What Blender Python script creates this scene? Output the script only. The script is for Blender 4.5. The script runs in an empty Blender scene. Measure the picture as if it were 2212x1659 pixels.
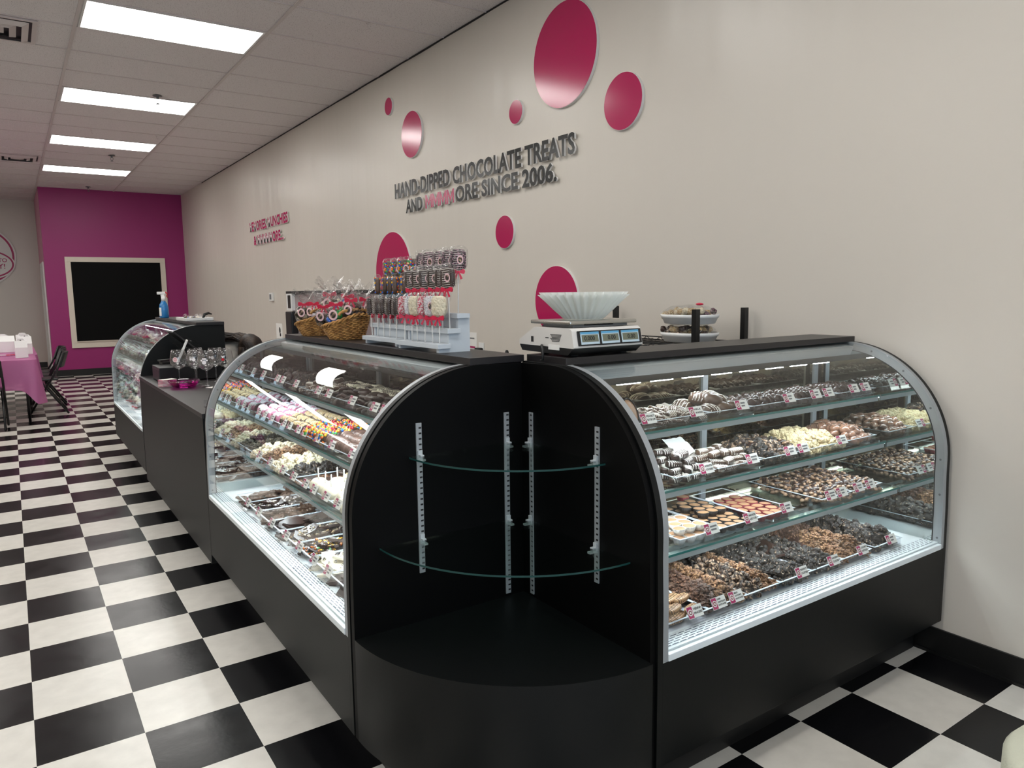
import bpy, bmesh, math, random
from mathutils import Vector, Matrix, noise
PI = math.pi
random.seed(7)
SC = bpy.context.scene
COL = SC.collection

# ------------------------------------------------------------------ camera
cam_d = bpy.data.cameras.new('camera')
cam_d.sensor_width = 36.0
cam_d.lens = 25.728
cam_d.clip_start = 0.05
cam = bpy.data.objects.new('camera', cam_d)
COL.objects.link(cam)
_R = (Vector((0.82589998, -0.56369537, -0.01169365)), Vector((-0.07982452, -0.09637357, -0.99213919)), Vector((0.55813731, 0.82034119, -0.12459164)))
cam.matrix_world = Matrix(((_R[0].x, -_R[1].x, -_R[2].x, 0.04532592), (_R[0].y, -_R[1].y, -_R[2].y, -5.93588563), (_R[0].z, -_R[1].z, -_R[2].z, 1.44562235), (0, 0, 0, 1)))
SC.camera = cam

# ------------------------------------------------------------------ world, exposure
wd = bpy.data.worlds.new('world')
SC.world = wd
wd.use_nodes = True
wd.node_tree.nodes['Background'].inputs[0].default_value = (0.75, 0.72, 0.72, 1)
wd.node_tree.nodes['Background'].inputs[1].default_value = 0.05
SC.view_settings.view_transform = 'Standard'
SC.view_settings.look = 'None'
SC.view_settings.gamma = 1.0
SC.view_settings.use_curve_mapping = False
SC.view_settings.exposure = 0.0
SC.cycles.transparent_max_bounces = 40
SC.cycles.max_bounces = 10
SC.cycles.caustics_reflective = False
SC.cycles.caustics_refractive = False
PANEL_E = 12.0      # ceiling panels
LED_E = 92.0       # led strips in the cases

# ------------------------------------------------------------------ materials
def srgb(h):
    h = h.lstrip('#')
    return tuple(((int(h[i:i+2], 16)/255)/12.92 if int(h[i:i+2], 16)/255 <= 0.04045 else ((int(h[i:i+2], 16)/255+0.055)/1.055)**2.4) for i in (0, 2, 4))+(1,)

def mat(name, col, rough=0.5, metal=0.0, spec=0.5, var=0.0, bump=0.0, bscale=60.0, col2=None, cscale=30.0, emis=None, es=1.0, coat=0.0, thr=None, sss=0.0):
    m = bpy.data.materials.new(name)
    m.use_nodes = True
    nt = m.node_tree
    b = nt.nodes['Principled BSDF']
    c = srgb(col) if isinstance(col, str) else tuple(col)+(1,)*(4-len(col))
    b.inputs['Base Color'].default_value = c
    b.inputs['Roughness'].default_value = rough
    b.inputs['Metallic'].default_value = metal
    b.inputs['Specular IOR Level'].default_value = spec
    if coat: b.inputs['Coat Weight'].default_value = coat
    if emis is not None:
        b.inputs['Emission Color'].default_value = srgb(emis) if isinstance(emis, str) else tuple(emis)+(1,)
        b.inputs['Emission Strength'].default_value = es
    tc = nt.nodes.new('ShaderNodeTexCoord')
    src = None
    if col2 is not None:
        n = nt.nodes.new('ShaderNodeTexNoise'); n.inputs['Scale'].default_value = cscale; n.inputs['Detail'].default_value = 3
        nt.links.new(tc.outputs['Object'], n.inputs['Vector'])
        r = nt.nodes.new('ShaderNodeValToRGB')
        t = thr if thr else (0.4, 0.6)
        r.color_ramp.elements[0].position = t[0]; r.color_ramp.elements[1].position = t[1]
        r.color_ramp.elements[0].color = c; r.color_ramp.elements[1].color = srgb(col2)
        nt.links.new(n.outputs['Fac'], r.inputs[0])
        src = r.outputs[0]
    if var > 0:
        oi = nt.nodes.new('ShaderNodeObjectInfo')
        hs = nt.nodes.new('ShaderNodeHueSaturation')
        mr = nt.nodes.new('ShaderNodeMapRange'); mr.inputs[3].default_value = 1-var; mr.inputs[4].default_value = 1+var
        nt.links.new(oi.outputs['Random'], mr.inputs[0]); nt.links.new(mr.outputs[0], hs.inputs['Value'])
        if src is None: hs.inputs['Color'].default_value = c
        else: nt.links.new(src, hs.inputs['Color'])
        src = hs.outputs[0]
    if src is not None: nt.links.new(src, b.inputs['Base Color'])
    if bump > 0:
        n = nt.nodes.new('ShaderNodeTexNoise'); n.inputs['Scale'].default_value = bscale; n.inputs['Detail'].default_value = 4
        nt.links.new(tc.outputs['Object'], n.inputs['Vector'])
        bp = nt.nodes.new('ShaderNodeBump'); bp.inputs['Strength'].default_value = bump; bp.inputs['Distance'].default_value = 0.01
        nt.links.new(n.outputs['Fac'], bp.inputs['Height']); nt.links.new(bp.outputs[0], b.inputs['Normal'])
    return m

def clear_mat(name, tint=(0.97, 0.985, 0.98), rough=0.02, ior=1.45, boost=0.0, bump=0.0, bscale=30, graze=1.0):
    """thin clear sheet: transparent plus a fresnel reflection"""
    m = bpy.data.materials.new(name); m.use_nodes = True
    nt = m.node_tree; nt.nodes.clear()
    o = nt.nodes.new('ShaderNodeOutputMaterial'); mx = nt.nodes.new('ShaderNodeMixShader')
    tr = nt.nodes.new('ShaderNodeBsdfTransparent'); tr.inputs[0].default_value = tint+(1,)
    gl = nt.nodes.new('ShaderNodeBsdfGlossy'); gl.inputs['Roughness'].default_value = rough; gl.inputs['Color'].default_value = (1, 1, 1, 1)
    lw = nt.nodes.new('ShaderNodeLayerWeight'); lw.inputs[0].default_value = 0.5
    pw = nt.nodes.new('ShaderNodeMath'); pw.operation = 'POWER'; pw.inputs[1].default_value = 5.0
    f0 = ((ior-1)/(ior+1))**2+boost
    ad = nt.nodes.new('ShaderNodeMath'); ad.operation = 'MULTIPLY_ADD'; ad.inputs[1].default_value = (1-f0)*graze; ad.inputs[2].default_value = f0; ad.use_clamp = True
    nt.links.new(lw.outputs['Facing'], pw.inputs[0]); nt.links.new(pw.outputs[0], ad.inputs[0]); nt.links.new(ad.outputs[0], mx.inputs[0])
    nt.links.new(tr.outputs[0], mx.inputs[1]); nt.links.new(gl.outputs[0], mx.inputs[2]); nt.links.new(mx.outputs[0], o.inputs[0])
    if bump > 0:
        tc = nt.nodes.new('ShaderNodeTexCoord')
        n = nt.nodes.new('ShaderNodeTexNoise'); n.inputs['Scale'].default_value = bscale; n.inputs['Detail'].default_value = 3
        nt.links.new(tc.outputs['Object'], n.inputs['Vector'])
        bp = nt.nodes.new('ShaderNodeBump'); bp.inputs['Strength'].default_value = bump; bp.inputs['Distance'].default_value = 0.02
        nt.links.new(n.outputs['Fac'], bp.inputs['Height']); nt.links.new(bp.outputs[0], gl.inputs['Normal']); nt.links.new(bp.outputs[0], lw.inputs['Normal'])
    return m

M = {}
M['wall'] = mat('wall_paint', '#cfc8be', 0.34, spec=0.45)
def _wall_nodes(m):
    nt = m.node_tree; b = nt.nodes['Principled BSDF']
    tc = nt.nodes.new('ShaderNodeTexCoord')
    mp = nt.nodes.new('ShaderNodeMapping'); mp.inputs['Scale'].default_value = (1, 3.4, 0.2)
    n = nt.nodes.new('ShaderNodeTexNoise'); n.inputs['Scale'].default_value = 1.1; n.inputs['Detail'].default_value = 2
    n2 = nt.nodes.new('ShaderNodeTexNoise'); n2.inputs['Scale'].default_value = 110; n2.inputs['Detail'].default_value = 2
    b1 = nt.nodes.new('ShaderNodeBump'); b1.inputs['Strength'].default_value = 0.45; b1.inputs['Distance'].default_value = 0.03
    b2 = nt.nodes.new('ShaderNodeBump'); b2.inputs['Strength'].default_value = 0.08; b2.inputs['Distance'].default_value = 0.002
    nt.links.new(tc.outputs['Object'], mp.inputs[0]); nt.links.new(mp.outputs[0], n.inputs[0]); nt.links.new(tc.outputs['Object'], n2.inputs[0])
    nt.links.new(n.outputs['Fac'], b1.inputs['Height']); nt.links.new(n2.outputs['Fac'], b2.inputs['Height'])
    nt.links.new(b1.outputs[0], b2.inputs['Normal']); nt.links.new(b2.outputs[0], b.inputs['Normal'])
_wall_nodes(M['wall'])
M['pinkwall'] = mat('magenta_wall_paint', '#95276a', 0.42, spec=0.4, bump=0.05, bscale=3)
M['palepink'] = mat('pale_pink_wall_paint', '#d090a8', 0.5, spec=0.3)
M['floor_w'] = None
def floor_mat():
    m = bpy.data.materials.new('checkered_vinyl_tile'); m.use_nodes = True
    nt = m.node_tree; b = nt.nodes['Principled BSDF']
    tc = nt.nodes.new('ShaderNodeTexCoord')
    ch = nt.nodes.new('ShaderNodeTexChecker'); ch.inputs['Scale'].default_value = 1/0.3048
    ch.inputs['Color1'].default_value = srgb('#cfcbc3'); ch.inputs['Color2'].default_value = srgb('#0e0e10')
    mp = nt.nodes.new('ShaderNodeMapping'); mp.inputs['Location'].default_value = FLOOR_SHIFT
    nt.links.new(tc.outputs['Object'], mp.inputs[0]); nt.links.new(mp.outputs[0], ch.inputs[0])
    # faint mottling and scuffs
    n = nt.nodes.new('ShaderNodeTexNoise'); n.inputs['Scale'].default_value = 14; n.inputs['Detail'].default_value = 5
    nt.links.new(tc.outputs['Object'], n.inputs[0])
    mr = nt.nodes.new('ShaderNodeMapRange'); mr.inputs[1].default_value = 0.3; mr.inputs[2].default_value = 0.7; mr.inputs[3].default_value = 0.94; mr.inputs[4].default_value = 1.05
    nt.links.new(n.outputs['Fac'], mr.inputs[0])
    hs = nt.nodes.new('ShaderNodeHueSaturation'); nt.links.new(mr.outputs[0], hs.inputs['Value']); nt.links.new(ch.outputs[0], hs.inputs['Color'])
    nt.links.new(hs.outputs[0], b.inputs['Base Color'])
    n2 = nt.nodes.new('ShaderNodeTexNoise'); n2.inputs['Scale'].default_value = 9; n2.inputs['Detail'].default_value = 6
    nt.links.new(tc.outputs['Object'], n2.inputs[0])
    r2 = nt.nodes.new('ShaderNodeMapRange'); r2.inputs[3].default_value = 0.12; r2.inputs[4].default_value = 0.3
    nt.links.new(n2.outputs['Fac'], r2.inputs[0]); nt.links.new(r2.outputs[0], b.inputs['Roughness'])
    b.inputs['Specular IOR Level'].default_value = 0.24
    n3 = nt.nodes.new('ShaderNodeTexNoise'); n3.inputs['Scale'].default_value = 60; n3.inputs['Detail'].default_value = 3
    nt.links.new(tc.outputs['Object'], n3.inputs[0])
    bp = nt.nodes.new('ShaderNodeBump'); bp.inputs['Strength'].default_value = 0.05; bp.inputs['Distance'].default_value = 0.004
    nt.links.new(n3.outputs['Fac'], bp.inputs['Height']); nt.links.new(bp.outputs[0], b.inputs['Normal'])
    return m
FLOOR_SHIFT = (0.3048, 0.0, 0.0005)
M['floor'] = floor_mat()
M['ceil'] = mat('ceiling_tile', '#e2dcdc', 0.9, spec=0.1, bump=0.2, bscale=120, col2='#a39999', cscale=160, thr=(0.6, 0.67))
M['grid'] = mat('ceiling_grid_metal', '#cfc6c4', 0.5, spec=0.3)
M['panel'] = mat('light_panel_diffuser', '#ffffff', 0.5, emis=(1.0, 0.985, 0.94), es=PANEL_E)
M['led'] = mat('led_strip', '#ffffff', 0.4, emis=(0.86, 0.95, 1.0), es=LED_E)
M['black'] = mat('black_laminate', '#040606', 0.45, spec=0.3, bump=0.02, bscale=200)
M['matteblack'] = mat('matte_black_laminate', '#030303', 0.5, spec=0.12)
M['blacktop'] = mat('dark_laminate_top', '#1c191a', 0.38, spec=0.5)
M['kick'] = mat('black_kick', '#060606', 0.5)
M['alu'] = mat('brushed_aluminium', '#a7abae', 0.42, metal=0.45)
M['alulight'] = mat('white_aluminium', '#c9cfd2', 0.35, metal=0.35)
M['rail'] = mat('shelf_rail_aluminium', '#a3acaf', 0.4, metal=0.3)
M['standw'] = mat('painted_stand_wood', '#c3cad0', 0.45)
M['mirror'] = mat('mirror', '#d5dedd', 0.01, metal=1.0)
M['smoke'] = mat('tinted_mirror_glass', '#8f8672', 0.03, metal=1.0)
M['white'] = mat('white_enamel', '#dfe6e8', 0.3)
M['plastic_w'] = mat('white_plastic', '#e4e4e2', 0.35)
M['plastic_b'] = mat('black_plastic', '#0c0c0d', 0.35)
M['rubber'] = mat('black_rubber', '#080808', 0.6)
M['steel'] = mat('stainless_steel', '#b8b6b0', 0.25, metal=1.0)
M['screw'] = mat('screw_head', '#6d7072', 0.4, metal=0.8)
M['glass'] = clear_mat('case_glass', (0.97, 0.985, 0.98), 0.0, 1.33, graze=0.5)
M['shelfglass'] = clear_mat('shelf_glass', (0.90, 0.96, 0.94), 0.01, 1.4)
M['darkedge'] = mat('dark_green_glass_edge', '#173f3c', 0.3, spec=0.4)
M['glassedge'] = mat('green_glass_edge', '#2c6f6a', 0.15, spec=0.8)
M['acryl'] = clear_mat('clear_acrylic', (0.95, 0.955, 0.97), 0.04, 1.38)
M['acryledge'] = mat('acrylic_edge', '#c9d3dc', 0.2, spec=0.8)
M['cello'] = clear_mat('cellophane', (0.96, 0.96, 0.96), 0.14, 1.35, 0.01, 0.9, 60)
M['wineglass'] = clear_mat('wine_glass', (0.93, 0.93, 0.93), 0.0, 1.5, 0.02)
M['paper'] = mat('white_paper', '#e6e4e0', 0.7)
M['ink'] = mat('black_ink', '#1a1a1a', 0.6)
M['greyink'] = mat('grey_ink', '#6e6e70', 0.7)
M['magenta'] = mat('magenta_ink', '#a8245c', 0.5)
M['pink'] = mat('magenta_panel_face', '#b01e55', 0.16, spec=0.5)
M['pvc'] = mat('white_pvc_board', '#e2e0dd', 0.5)
M['letter'] = mat('dark_grey_letter_face', '#161716', 0.18, spec=0.35)
M['ribbon'] = mat('red_ribbon', '#c4163f', 0.35)
M['bluerib'] = mat('blue_ribbon', '#1f6f8f', 0.35)
M['wicker'] = mat('wicker', '#b98a4e', 0.6, col2='#8a5f2e', cscale=40)
M['filter'] = mat('coffee_filter_paper', '#e9efe9', 0.8)
M['filter'].node_tree.nodes['Principled BSDF'].inputs['Transmission Weight'].default_value = 0.0

# chocolates
CH = dict(dark='#34231d', milk='#503a2c', darker='#1f1512', white='#e8dfc8', pb='#c89a66', tan='#c8a468')
M['dark'] = mat('dark_chocolate', CH['dark'], 0.32, var=0.2, bump=0.1)
M['milk'] = mat('milk_chocolate', CH['milk'], 0.35, var=0.2, bump=0.1)
M['drizzle'] = mat('white_drizzle', '#ece6dc', 0.35)
M['ddrizzle'] = mat('dark_drizzle', '#2c1d18', 0.35)
M['wchoc'] = mat('white_chocolate', CH['white'], 0.4, var=0.08, bump=0.1)
M['cl_dark'] = mat('dark_nut_cluster', '#211814', 0.27, col2='#97836f', cscale=95, thr=(0.58, 0.68), var=0.2, bump=0.8, bscale=160)
M['cl_mix'] = mat('milk_nut_cluster', '#33241c', 0.3, col2='#b0937a', cscale=80, thr=(0.5, 0.6), var=0.2, bump=0.8, bscale=160)
M['cl_coco'] = mat('coconut_haystack', '#64432f', 0.4, col2='#b48a66', cscale=130, thr=(0.42, 0.6), var=0.25, bump=1.0, bscale=240)
M['cl_brown'] = mat('brown_haystack', '#4a3024', 0.38, col2='#7b5743', cscale=130, thr=(0.45, 0.6), var=0.25, bump=1.0, bscale=240)
M['cl_white'] = mat('white_cluster', '#ded3b8', 0.5, col2='#b9a27c', cscale=70, thr=(0.5, 0.7), var=0.1, bump=0.8, bscale=120)
M['cl_yel'] = mat('yellow_cluster', '#e0cda2', 0.5, col2='#b0936a', cscale=110, thr=(0.5, 0.65), var=0.1, bump=1.0, bscale=160)
M['cl_green'] = mat('dark_olive_cluster', '#2a2416', 0.4, col2='#5d5330', cscale=110, thr=(0.5, 0.62), var=0.2, bump=1.0, bscale=180)
M['nut'] = mat('pecan_nut', '#92745c', 0.4, var=0.15, bump=0.3)
M['cupw'] = mat('white_baking_cup', '#e6e3dd', 0.7)
M['cupb'] = mat('dark_baking_cup', '#1c1413', 0.6)
M['cupr'] = mat('red_baking_cup', '#7c1c28', 0.6)
M['pb'] = mat('peanut_butter_filling', '#aa8260', 0.45, var=0.08)
M['stick'] = mat('white_stick', '#eceae6', 0.4)
for k, c in dict(c_red='#c0202c', c_blue='#1f63c8', c_yel='#f0b81c', c_grn='#2f9b46', c_org='#ee7a1e', c_brn='#5b3522', c_pink='#e86a94', c_wht='#f2eef0').items():
    M[k] = mat('candy_'+k[2:], c, 0.2, spec=0.6)
M['spr_pink'] = mat('pink_sprinkles', '#e6a3b8', 0.5, col2='#f6f0f2', cscale=220, thr=(0.45, 0.52), bump=0.8, bscale=260)
M['spr_white'] = mat('white_sprinkles', '#efeef2', 0.5, col2='#c6b7c4', cscale=220, thr=(0.5, 0.6), bump=0.8, bscale=260)
M['spr_tan'] = mat('toffee_crumbs', '#b8925c', 0.5, col2='#dccaa2', cscale=220, thr=(0.45, 0.55), bump=0.9, bscale=260)
M['spr_yel'] = mat('butterscotch_crumbs', '#d99b35', 0.5, col2='#ead28f', cscale=200, thr=(0.45, 0.6), bump=0.9, bscale=260)
M['spr_dark'] = mat('dark_sprinkles', '#2f2325', 0.4, col2='#b98a9a', cscale=230, thr=(0.5, 0.6), bump=0.9, bscale=260)
M['spr_red'] = mat('red_sprinkles', '#d23a55', 0.5, col2='#f3dede', cscale=230, thr=(0.45, 0.55), bump=0.9, bscale=260)

# ------------------------------------------------------------------ mesh building
class MB:
    def __init__(s):
        s.v = []; s.f = []; s.mi = []; s.sm = []; s.T = Matrix()
    def add(s, vs, fs, m=0, smooth=False):
        o = len(s.v)
        s.v += [tuple(s.T @ Vector(v)) for v in vs]
        s.f += [tuple(i+o for i in f) for f in fs]
        s.mi += [m]*len(fs); s.sm += [smooth]*len(fs)
        return s
    def box(s, x0, y0, z0, x1, y1, z1, m=0):
        vs = [(x0, y0, z0), (x1, y0, z0), (x1, y1, z0), (x0, y1, z0), (x0, y0, z1), (x1, y0, z1), (x1, y1, z1), (x0, y1, z1)]
        return s.add(vs, [(0, 3, 2, 1), (4, 5, 6, 7), (0, 1, 5, 4), (1, 2, 6, 5), (2, 3, 7, 6), (3, 0, 4, 7)], m)
    def tube(s, pts, r, n=8, m=0, cap=True, smooth=True):
        pts = [Vector(p) for p in pts]
        rs = r if isinstance(r, (list, tuple)) else [r]*len(pts)
        up = None; vs = []
        for i, p in enumerate(pts):
            t = (pts[min(i+1, len(pts)-1)]-pts[max(i-1, 0)])
            if t.length < 1e-9: t = Vector((0, 0, 1))
            t.normalize()
            if up is None: up = t.orthogonal().normalized()
            up = (up-t*up.dot(t))
            if up.length < 1e-6: up = t.orthogonal()
            up.normalize(); w = t.cross(up)
            for k in range(n):
                a = 2*PI*k/n
                vs.append(p+(up*math.cos(a)+w*math.sin(a))*rs[i])
        fs = [(i*n+k, i*n+(k+1) % n, (i+1)*n+(k+1) % n, (i+1)*n+k) for i in range(len(pts)-1) for k in range(n)]
        if cap: fs += [tuple(range(n-1, -1, -1)), tuple((len(pts)-1)*n+k for k in range(n))]
        return s.add(vs, fs, m, smooth)
    def lathe(s, prof, n=24, m=0, c=(0, 0, 0), smooth=True, fl=None, cap0=False, cap1=False, a0=0.0, a1=None):
        """prof: (r, z) list; fl(angle, i) -> radius factor"""
        full = a1 is None; a1 = a0+2*PI if full else a1
        k = n if full else n+1; vs = []
        for i, (r, z) in enumerate(prof):
            for j in range(k):
                a = a0+(a1-a0)*j/n
                q = r*(fl(a, i) if fl else 1)
                vs.append((c[0]+q*math.cos(a), c[1]+q*math.sin(a), c[2]+z))
        fs = []
        for i in range(len(prof)-1):
            for j in range(n):
                j2 = (j+1) % k if full else j+1
                fs.append((i*k+j, i*k+j2, (i+1)*k+j2, (i+1)*k+j))
        if cap0: fs.append(tuple(range(k-1, -1, -1)))
        if cap1: fs.append(tuple((len(prof)-1)*k+j for j in range(k)))
        return s.add(vs, fs, m, smooth)
    def prism(s, poly, a, b, axis='x', m=0, smooth=False):
        """poly 2D extruded along axis between a and b"""
        def P(p, t):
            return (t, p[0], p[1]) if axis == 'x' else ((p[0], t, p[1]) if axis == 'y' else (p[0], p[1], t))
        n = len(poly)
        vs = [P(p, a) for p in poly]+[P(p, b) for p in poly]
        s.add(vs, [tuple(range(n)), tuple(range(2*n-1, n-1, -1))], m)
        s.add(vs, [(i, i+n, (i+1) % n+n, (i+1) % n) for i in range(n)], m, smooth)
        return s
    def band(s, out, inn, a, b, axis='x', m=0):
        """closed strip between two open 2D polylines, extruded"""
        def P(p, t):
            return (t, p[0], p[1]) if axis == 'x' else ((p[0], t, p[1]) if axis == 'y' else (p[0], p[1], t))
        n = len(out); vs = []
        for i in range(n):
            vs += [P(out[i], a), P(inn[i], a), P(inn[i], b), P(out[i], b)]
        fs = [(4*i+k, 4*i+(k+1) % 4, 4*i+4+(k+1) % 4, 4*i+4+k) for i in range(n-1) for k in range(4)]
        fs += [(0, 1, 2, 3), (4*n-1, 4*n-2, 4*n-3, 4*n-4)]
        return s.add(vs, fs, m)
    def ball(s, c, r, n=10, k=6, m=0, sq=(1, 1, 1), seed=None, amp=0.0, fr=3.0):
        vs = [(0, 0, -1)]
        for i in range(1, k):
            ph = -PI/2+PI*i/k
            for j in range(n):
                a = 2*PI*j/n
                vs.append((math.cos(ph)*math.cos(a), math.cos(ph)*math.sin(a), math.sin(ph)))
        vs.append((0, 0, 1))
        out = []
        for v in vs:
            V = Vector(v)
            q = 1.0
            if amp: q += amp*noise.noise(V*fr+Vector((seed or 0, (seed or 0)*1.7, 0)))
            out.append((c[0]+r*sq[0]*v[0]*q, c[1]+r*sq[1]*v[1]*q, c[2]+r*sq[2]*v[2]*q))
        fs = [(0, 1+(j+1) % n, 1+j) for j in range(n)]
        for i in range(k-2):
            fs += [(1+i*n+j, 1+i*n+(j+1) % n, 1+(i+1)*n+(j+1) % n, 1+(i+1)*n+j) for j in range(n)]
        L = len(vs)-1
        fs += [(L, 1+(k-2)*n+j, 1+(k-2)*n+(j+1) % n) for j in range(n)]
        return s.add(out, fs, m, True)
    def mesh(s, name, mats, bevel=0.0, seg=2):
        me = bpy.data.meshes.new(name)
        me.from_pydata(s.v, [], s.f)
        for mm in (mats if isinstance(mats, (list, tuple)) else [mats]): me.materials.append(M[mm] if isinstance(mm, str) else mm)
        for p, a, b in zip(me.polygons, s.mi, s.sm): p.material_index = a; p.use_smooth = b
        bm = bmesh.new(); bm.from_mesh(me)
        bmesh.ops.recalc_face_normals(bm, faces=bm.faces)
        if bevel > 0:
            es = [e for e in bm.edges if len(e.link_faces) == 2 and e.calc_face_angle(0) > 0.6]
            bmesh.ops.bevel(bm, geom=es, offset=bevel, segments=seg, profile=0.6, affect='EDGES')
        bm.to_mesh(me); bm.free(); me.update()
        return me
    def obj(s, name, mats, parent=None, bevel=0.0, loc=None, seg=2):
        o = bpy.data.objects.new(name, s.mesh(name, mats, bevel, seg))
        COL.objects.link(o)
        if parent is not None: o.parent = parent
        if loc is not None: o.location = loc
        return o

def tag(o, label=None, cat=None, group=None, kind=None):
    if label: o['label'] = label
    if cat: o['category'] = cat
    if group: o['group'] = group
    if kind: o['kind'] = kind
    return o
def empty(name, loc=(0, 0, 0), rz=0.0, label=None, cat=None, group=None):
    o = bpy.data.objects.new(name, None); COL.objects.link(o)
    o.location = loc; o.rotation_euler = (0, 0, rz); o.empty_display_size = 0.05
    return tag(o, label, cat, group)
def inst(src, loc, rot=(0, 0, 0), scale=1.0, label=None, cat=None, group=None):
    """copy of a thing and its parts and sub-parts"""
    c = src.copy(); COL.objects.link(c)
    c.location = loc; c.rotation_euler = rot
    c.scale = (scale,)*3 if not isinstance(scale, (tuple, list)) else scale
    for ch in list(src.children):
        d = ch.copy(); COL.objects.link(d); d.parent = c
        for g in list(ch.children):
            e = g.copy(); COL.objects.link(e); e.parent = d
    tag(c, label, cat, group)
    return c
STORE = []
def proto(o):
    """prototype: first call of use() moves it, later calls copy it"""
    o['_used'] = 0
    STORE.append(o)
    return o
def use(o, loc, rot=(0, 0, 0), scale=1.0, label=None, cat=None, group=None):
    if not o.get('_used'):
        o['_used'] = 1
        o.location = loc; o.rotation_euler = rot
        o.scale = (scale,)*3 if not isinstance(scale, (tuple, list)) else scale
        tag(o, label, cat, group)
        return o
    return inst(o, loc, rot, scale, label, cat, group)
def struct(name, mb, m, bevel=0.0):
    return tag(mb.obj(name, m, bevel=bevel), kind='structure')

_txt = {}
def text_mesh(body, size, ext, m, bold=0.0, align='LEFT', squash=1.0, width=None):
    key = (body, size, ext, m if isinstance(m, str) else tuple(m), bold, align, width)
    if key in _txt: return _txt[key]
    cu = bpy.data.curves.new('lettering', 'FONT'); cu.body = body; cu.size = size; cu.extrude = ext; cu.offset = bold
    cu.align_x = align; cu.resolution_u = 3
    to = bpy.data.objects.new('lettering', cu); COL.objects.link(to)
    dg = bpy.context.evaluated_depsgraph_get(); dg.update()
    me = bpy.data.meshes.new_from_object(to.evaluated_get(dg))
    bpy.data.objects.remove(to); bpy.data.curves.remove(cu)
    if ext > 0.001:
        bm = bmesh.new(); bm.from_mesh(me)
        bmesh.ops.remove_doubles(bm, verts=bm.verts, dist=1e-5)
        bmesh.ops.recalc_face_normals(bm, faces=bm.faces)
        clean = bpy.data.meshes.new('lettering'); bm.to_mesh(clean); bm.free(); bpy.data.meshes.remove(me); me = clean
    for p in me.polygons: p.use_smooth = False
    me.materials.clear()
    for q in (m if isinstance(m, (list, tuple)) else [m]): me.materials.append(M[q])
    if len(me.vertices):
        xs = [v.co.x for v in me.vertices]
        if width:
            k = width/(max(xs)-min(xs)); x0 = min(xs)
            for v in me.vertices: v.co.x = (v.co.x-x0)*k
        if len(me.materials) > 1:
            for p in me.polygons: p.material_index = 0 if p.normal.z > 0.5 else 1
    _txt[key] = me
    return me
def meshobj(name, me, parent=None, loc=(0, 0, 0), rot=(0, 0, 0)):
    o = bpy.data.objects.new(name, me); COL.objects.link(o)
    if parent is not None: o.parent = parent
    o.location = loc; o.rotation_euler = rot
    return o

# ================================================================== the room
XW = 2.98; YP = 9.83; YF = 12.12; ZC = 3.40; XL = -6.0; YB = -9.0
struct('floor', MB().box(XL, YB, -0.1, XW+0.1, YF+0.1, 0.0), 'floor')
def ceil_mesh():
    b = MB(); b.box(XL, YB, ZC+0.005, XW+0.1, YF+0.1, ZC+0.1); return b
struct('ceiling', ceil_mesh(), 'ceil')
g = MB()
x = 1.815-1.2192*6
while x < XW:
    g.box(x-0.012, YB, ZC-0.004, x+0.012, YF, ZC+0.006); x += 1.2192
y = -0.135-0.6096*14
while y < YF:
    g.box(XL, y-0.006, ZC-0.001, XW, y+0.006, ZC+0.006); y += 0.6096
g.box(XL, YB, ZC-0.001, XL+0.02, YF, ZC+0.006)
struct('trim_1', g, 'grid')
struct('wall_right', MB().box(XW, YB, 0, XW+0.1, YF+0.1, ZC+0.005), 'wall')
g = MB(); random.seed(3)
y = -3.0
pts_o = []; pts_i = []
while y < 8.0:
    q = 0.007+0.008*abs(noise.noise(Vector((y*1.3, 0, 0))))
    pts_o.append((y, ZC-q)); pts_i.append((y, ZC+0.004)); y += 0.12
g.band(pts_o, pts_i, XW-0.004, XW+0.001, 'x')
struct('gap_shade_strip', g, 'kick')  # dark wavy strip stands in for the shadow gap between wall and ceiling
struct('wall_pink', MB().box(0.617, YP, 0, XW, YP+0.1, ZC+0.005), 'pinkwall')
struct('wall_alcove', MB().box(0.617, YP+0.1, 0, 0.717, YF, ZC+0.005), 'palepink')
struct('wall_far', MB().box(XL, YF, 0, 0.717, YF+0.1, ZC+0.005), 'wall')
struct('wall_left', MB().box(XL-0.1, YB, 0, XL, YF+0.1, ZC+0.005), 'wall')
struct('wall_front', MB().box(XL, YB-0.1, 0, XW, YB, ZC+0.005), 'wall')
wf = MB()  # unseen windows behind the camera, added to bring in cool light
for (xa, xb) in ((-5.2, -2.7), (-2.4, 0.1), (0.4, 2.7)):
    wf.box(xa, YB, 0.85, xb, YB+0.03, 0.92).box(xa, YB, 2.45, xb, YB+0.03, 2.52).box(xa, YB, 0.92, xa+0.06, YB+0.03, 2.45).box(xb-0.06, YB, 0.92, xb, YB+0.03, 2.45)
struct('added_window_frames', wf, 'alu')
struct('added_glow_panes', MB().box(-5.14, YB+0.004, 0.92, -2.76, YB+0.008, 2.45).box(-2.34, YB+0.004, 0.92, 0.04, YB+0.008, 2.45).box(0.46, YB+0.004, 0.92, 2.64, YB+0.008, 2.45), mat('added_cool_glow_pane', '#b8c8d6', 0.1, emis=(0.62, 0.78, 1.0), es=1.0))  # glowing panes, added with the window frames as a cool light source
for k, xa in enumerate((-3.95, -1.15, 1.55)):
    ld_ = bpy.data.lights.new('added_cool_fill', 'AREA'); ld_.shape = 'RECTANGLE'; ld_.size = 2.2; ld_.size_y = 1.4; ld_.color = (0.66, 0.82, 1.0); ld_.energy = 20  # cool fill lamps added at the front wall to tint the near end
    lo_ = bpy.data.objects.new('added_cool_fill', ld_); COL.objects.link(lo_); lo_.location = (xa, YB+0.06, 1.7); lo_.rotation_euler = (PI/2, 0, 0)
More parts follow.
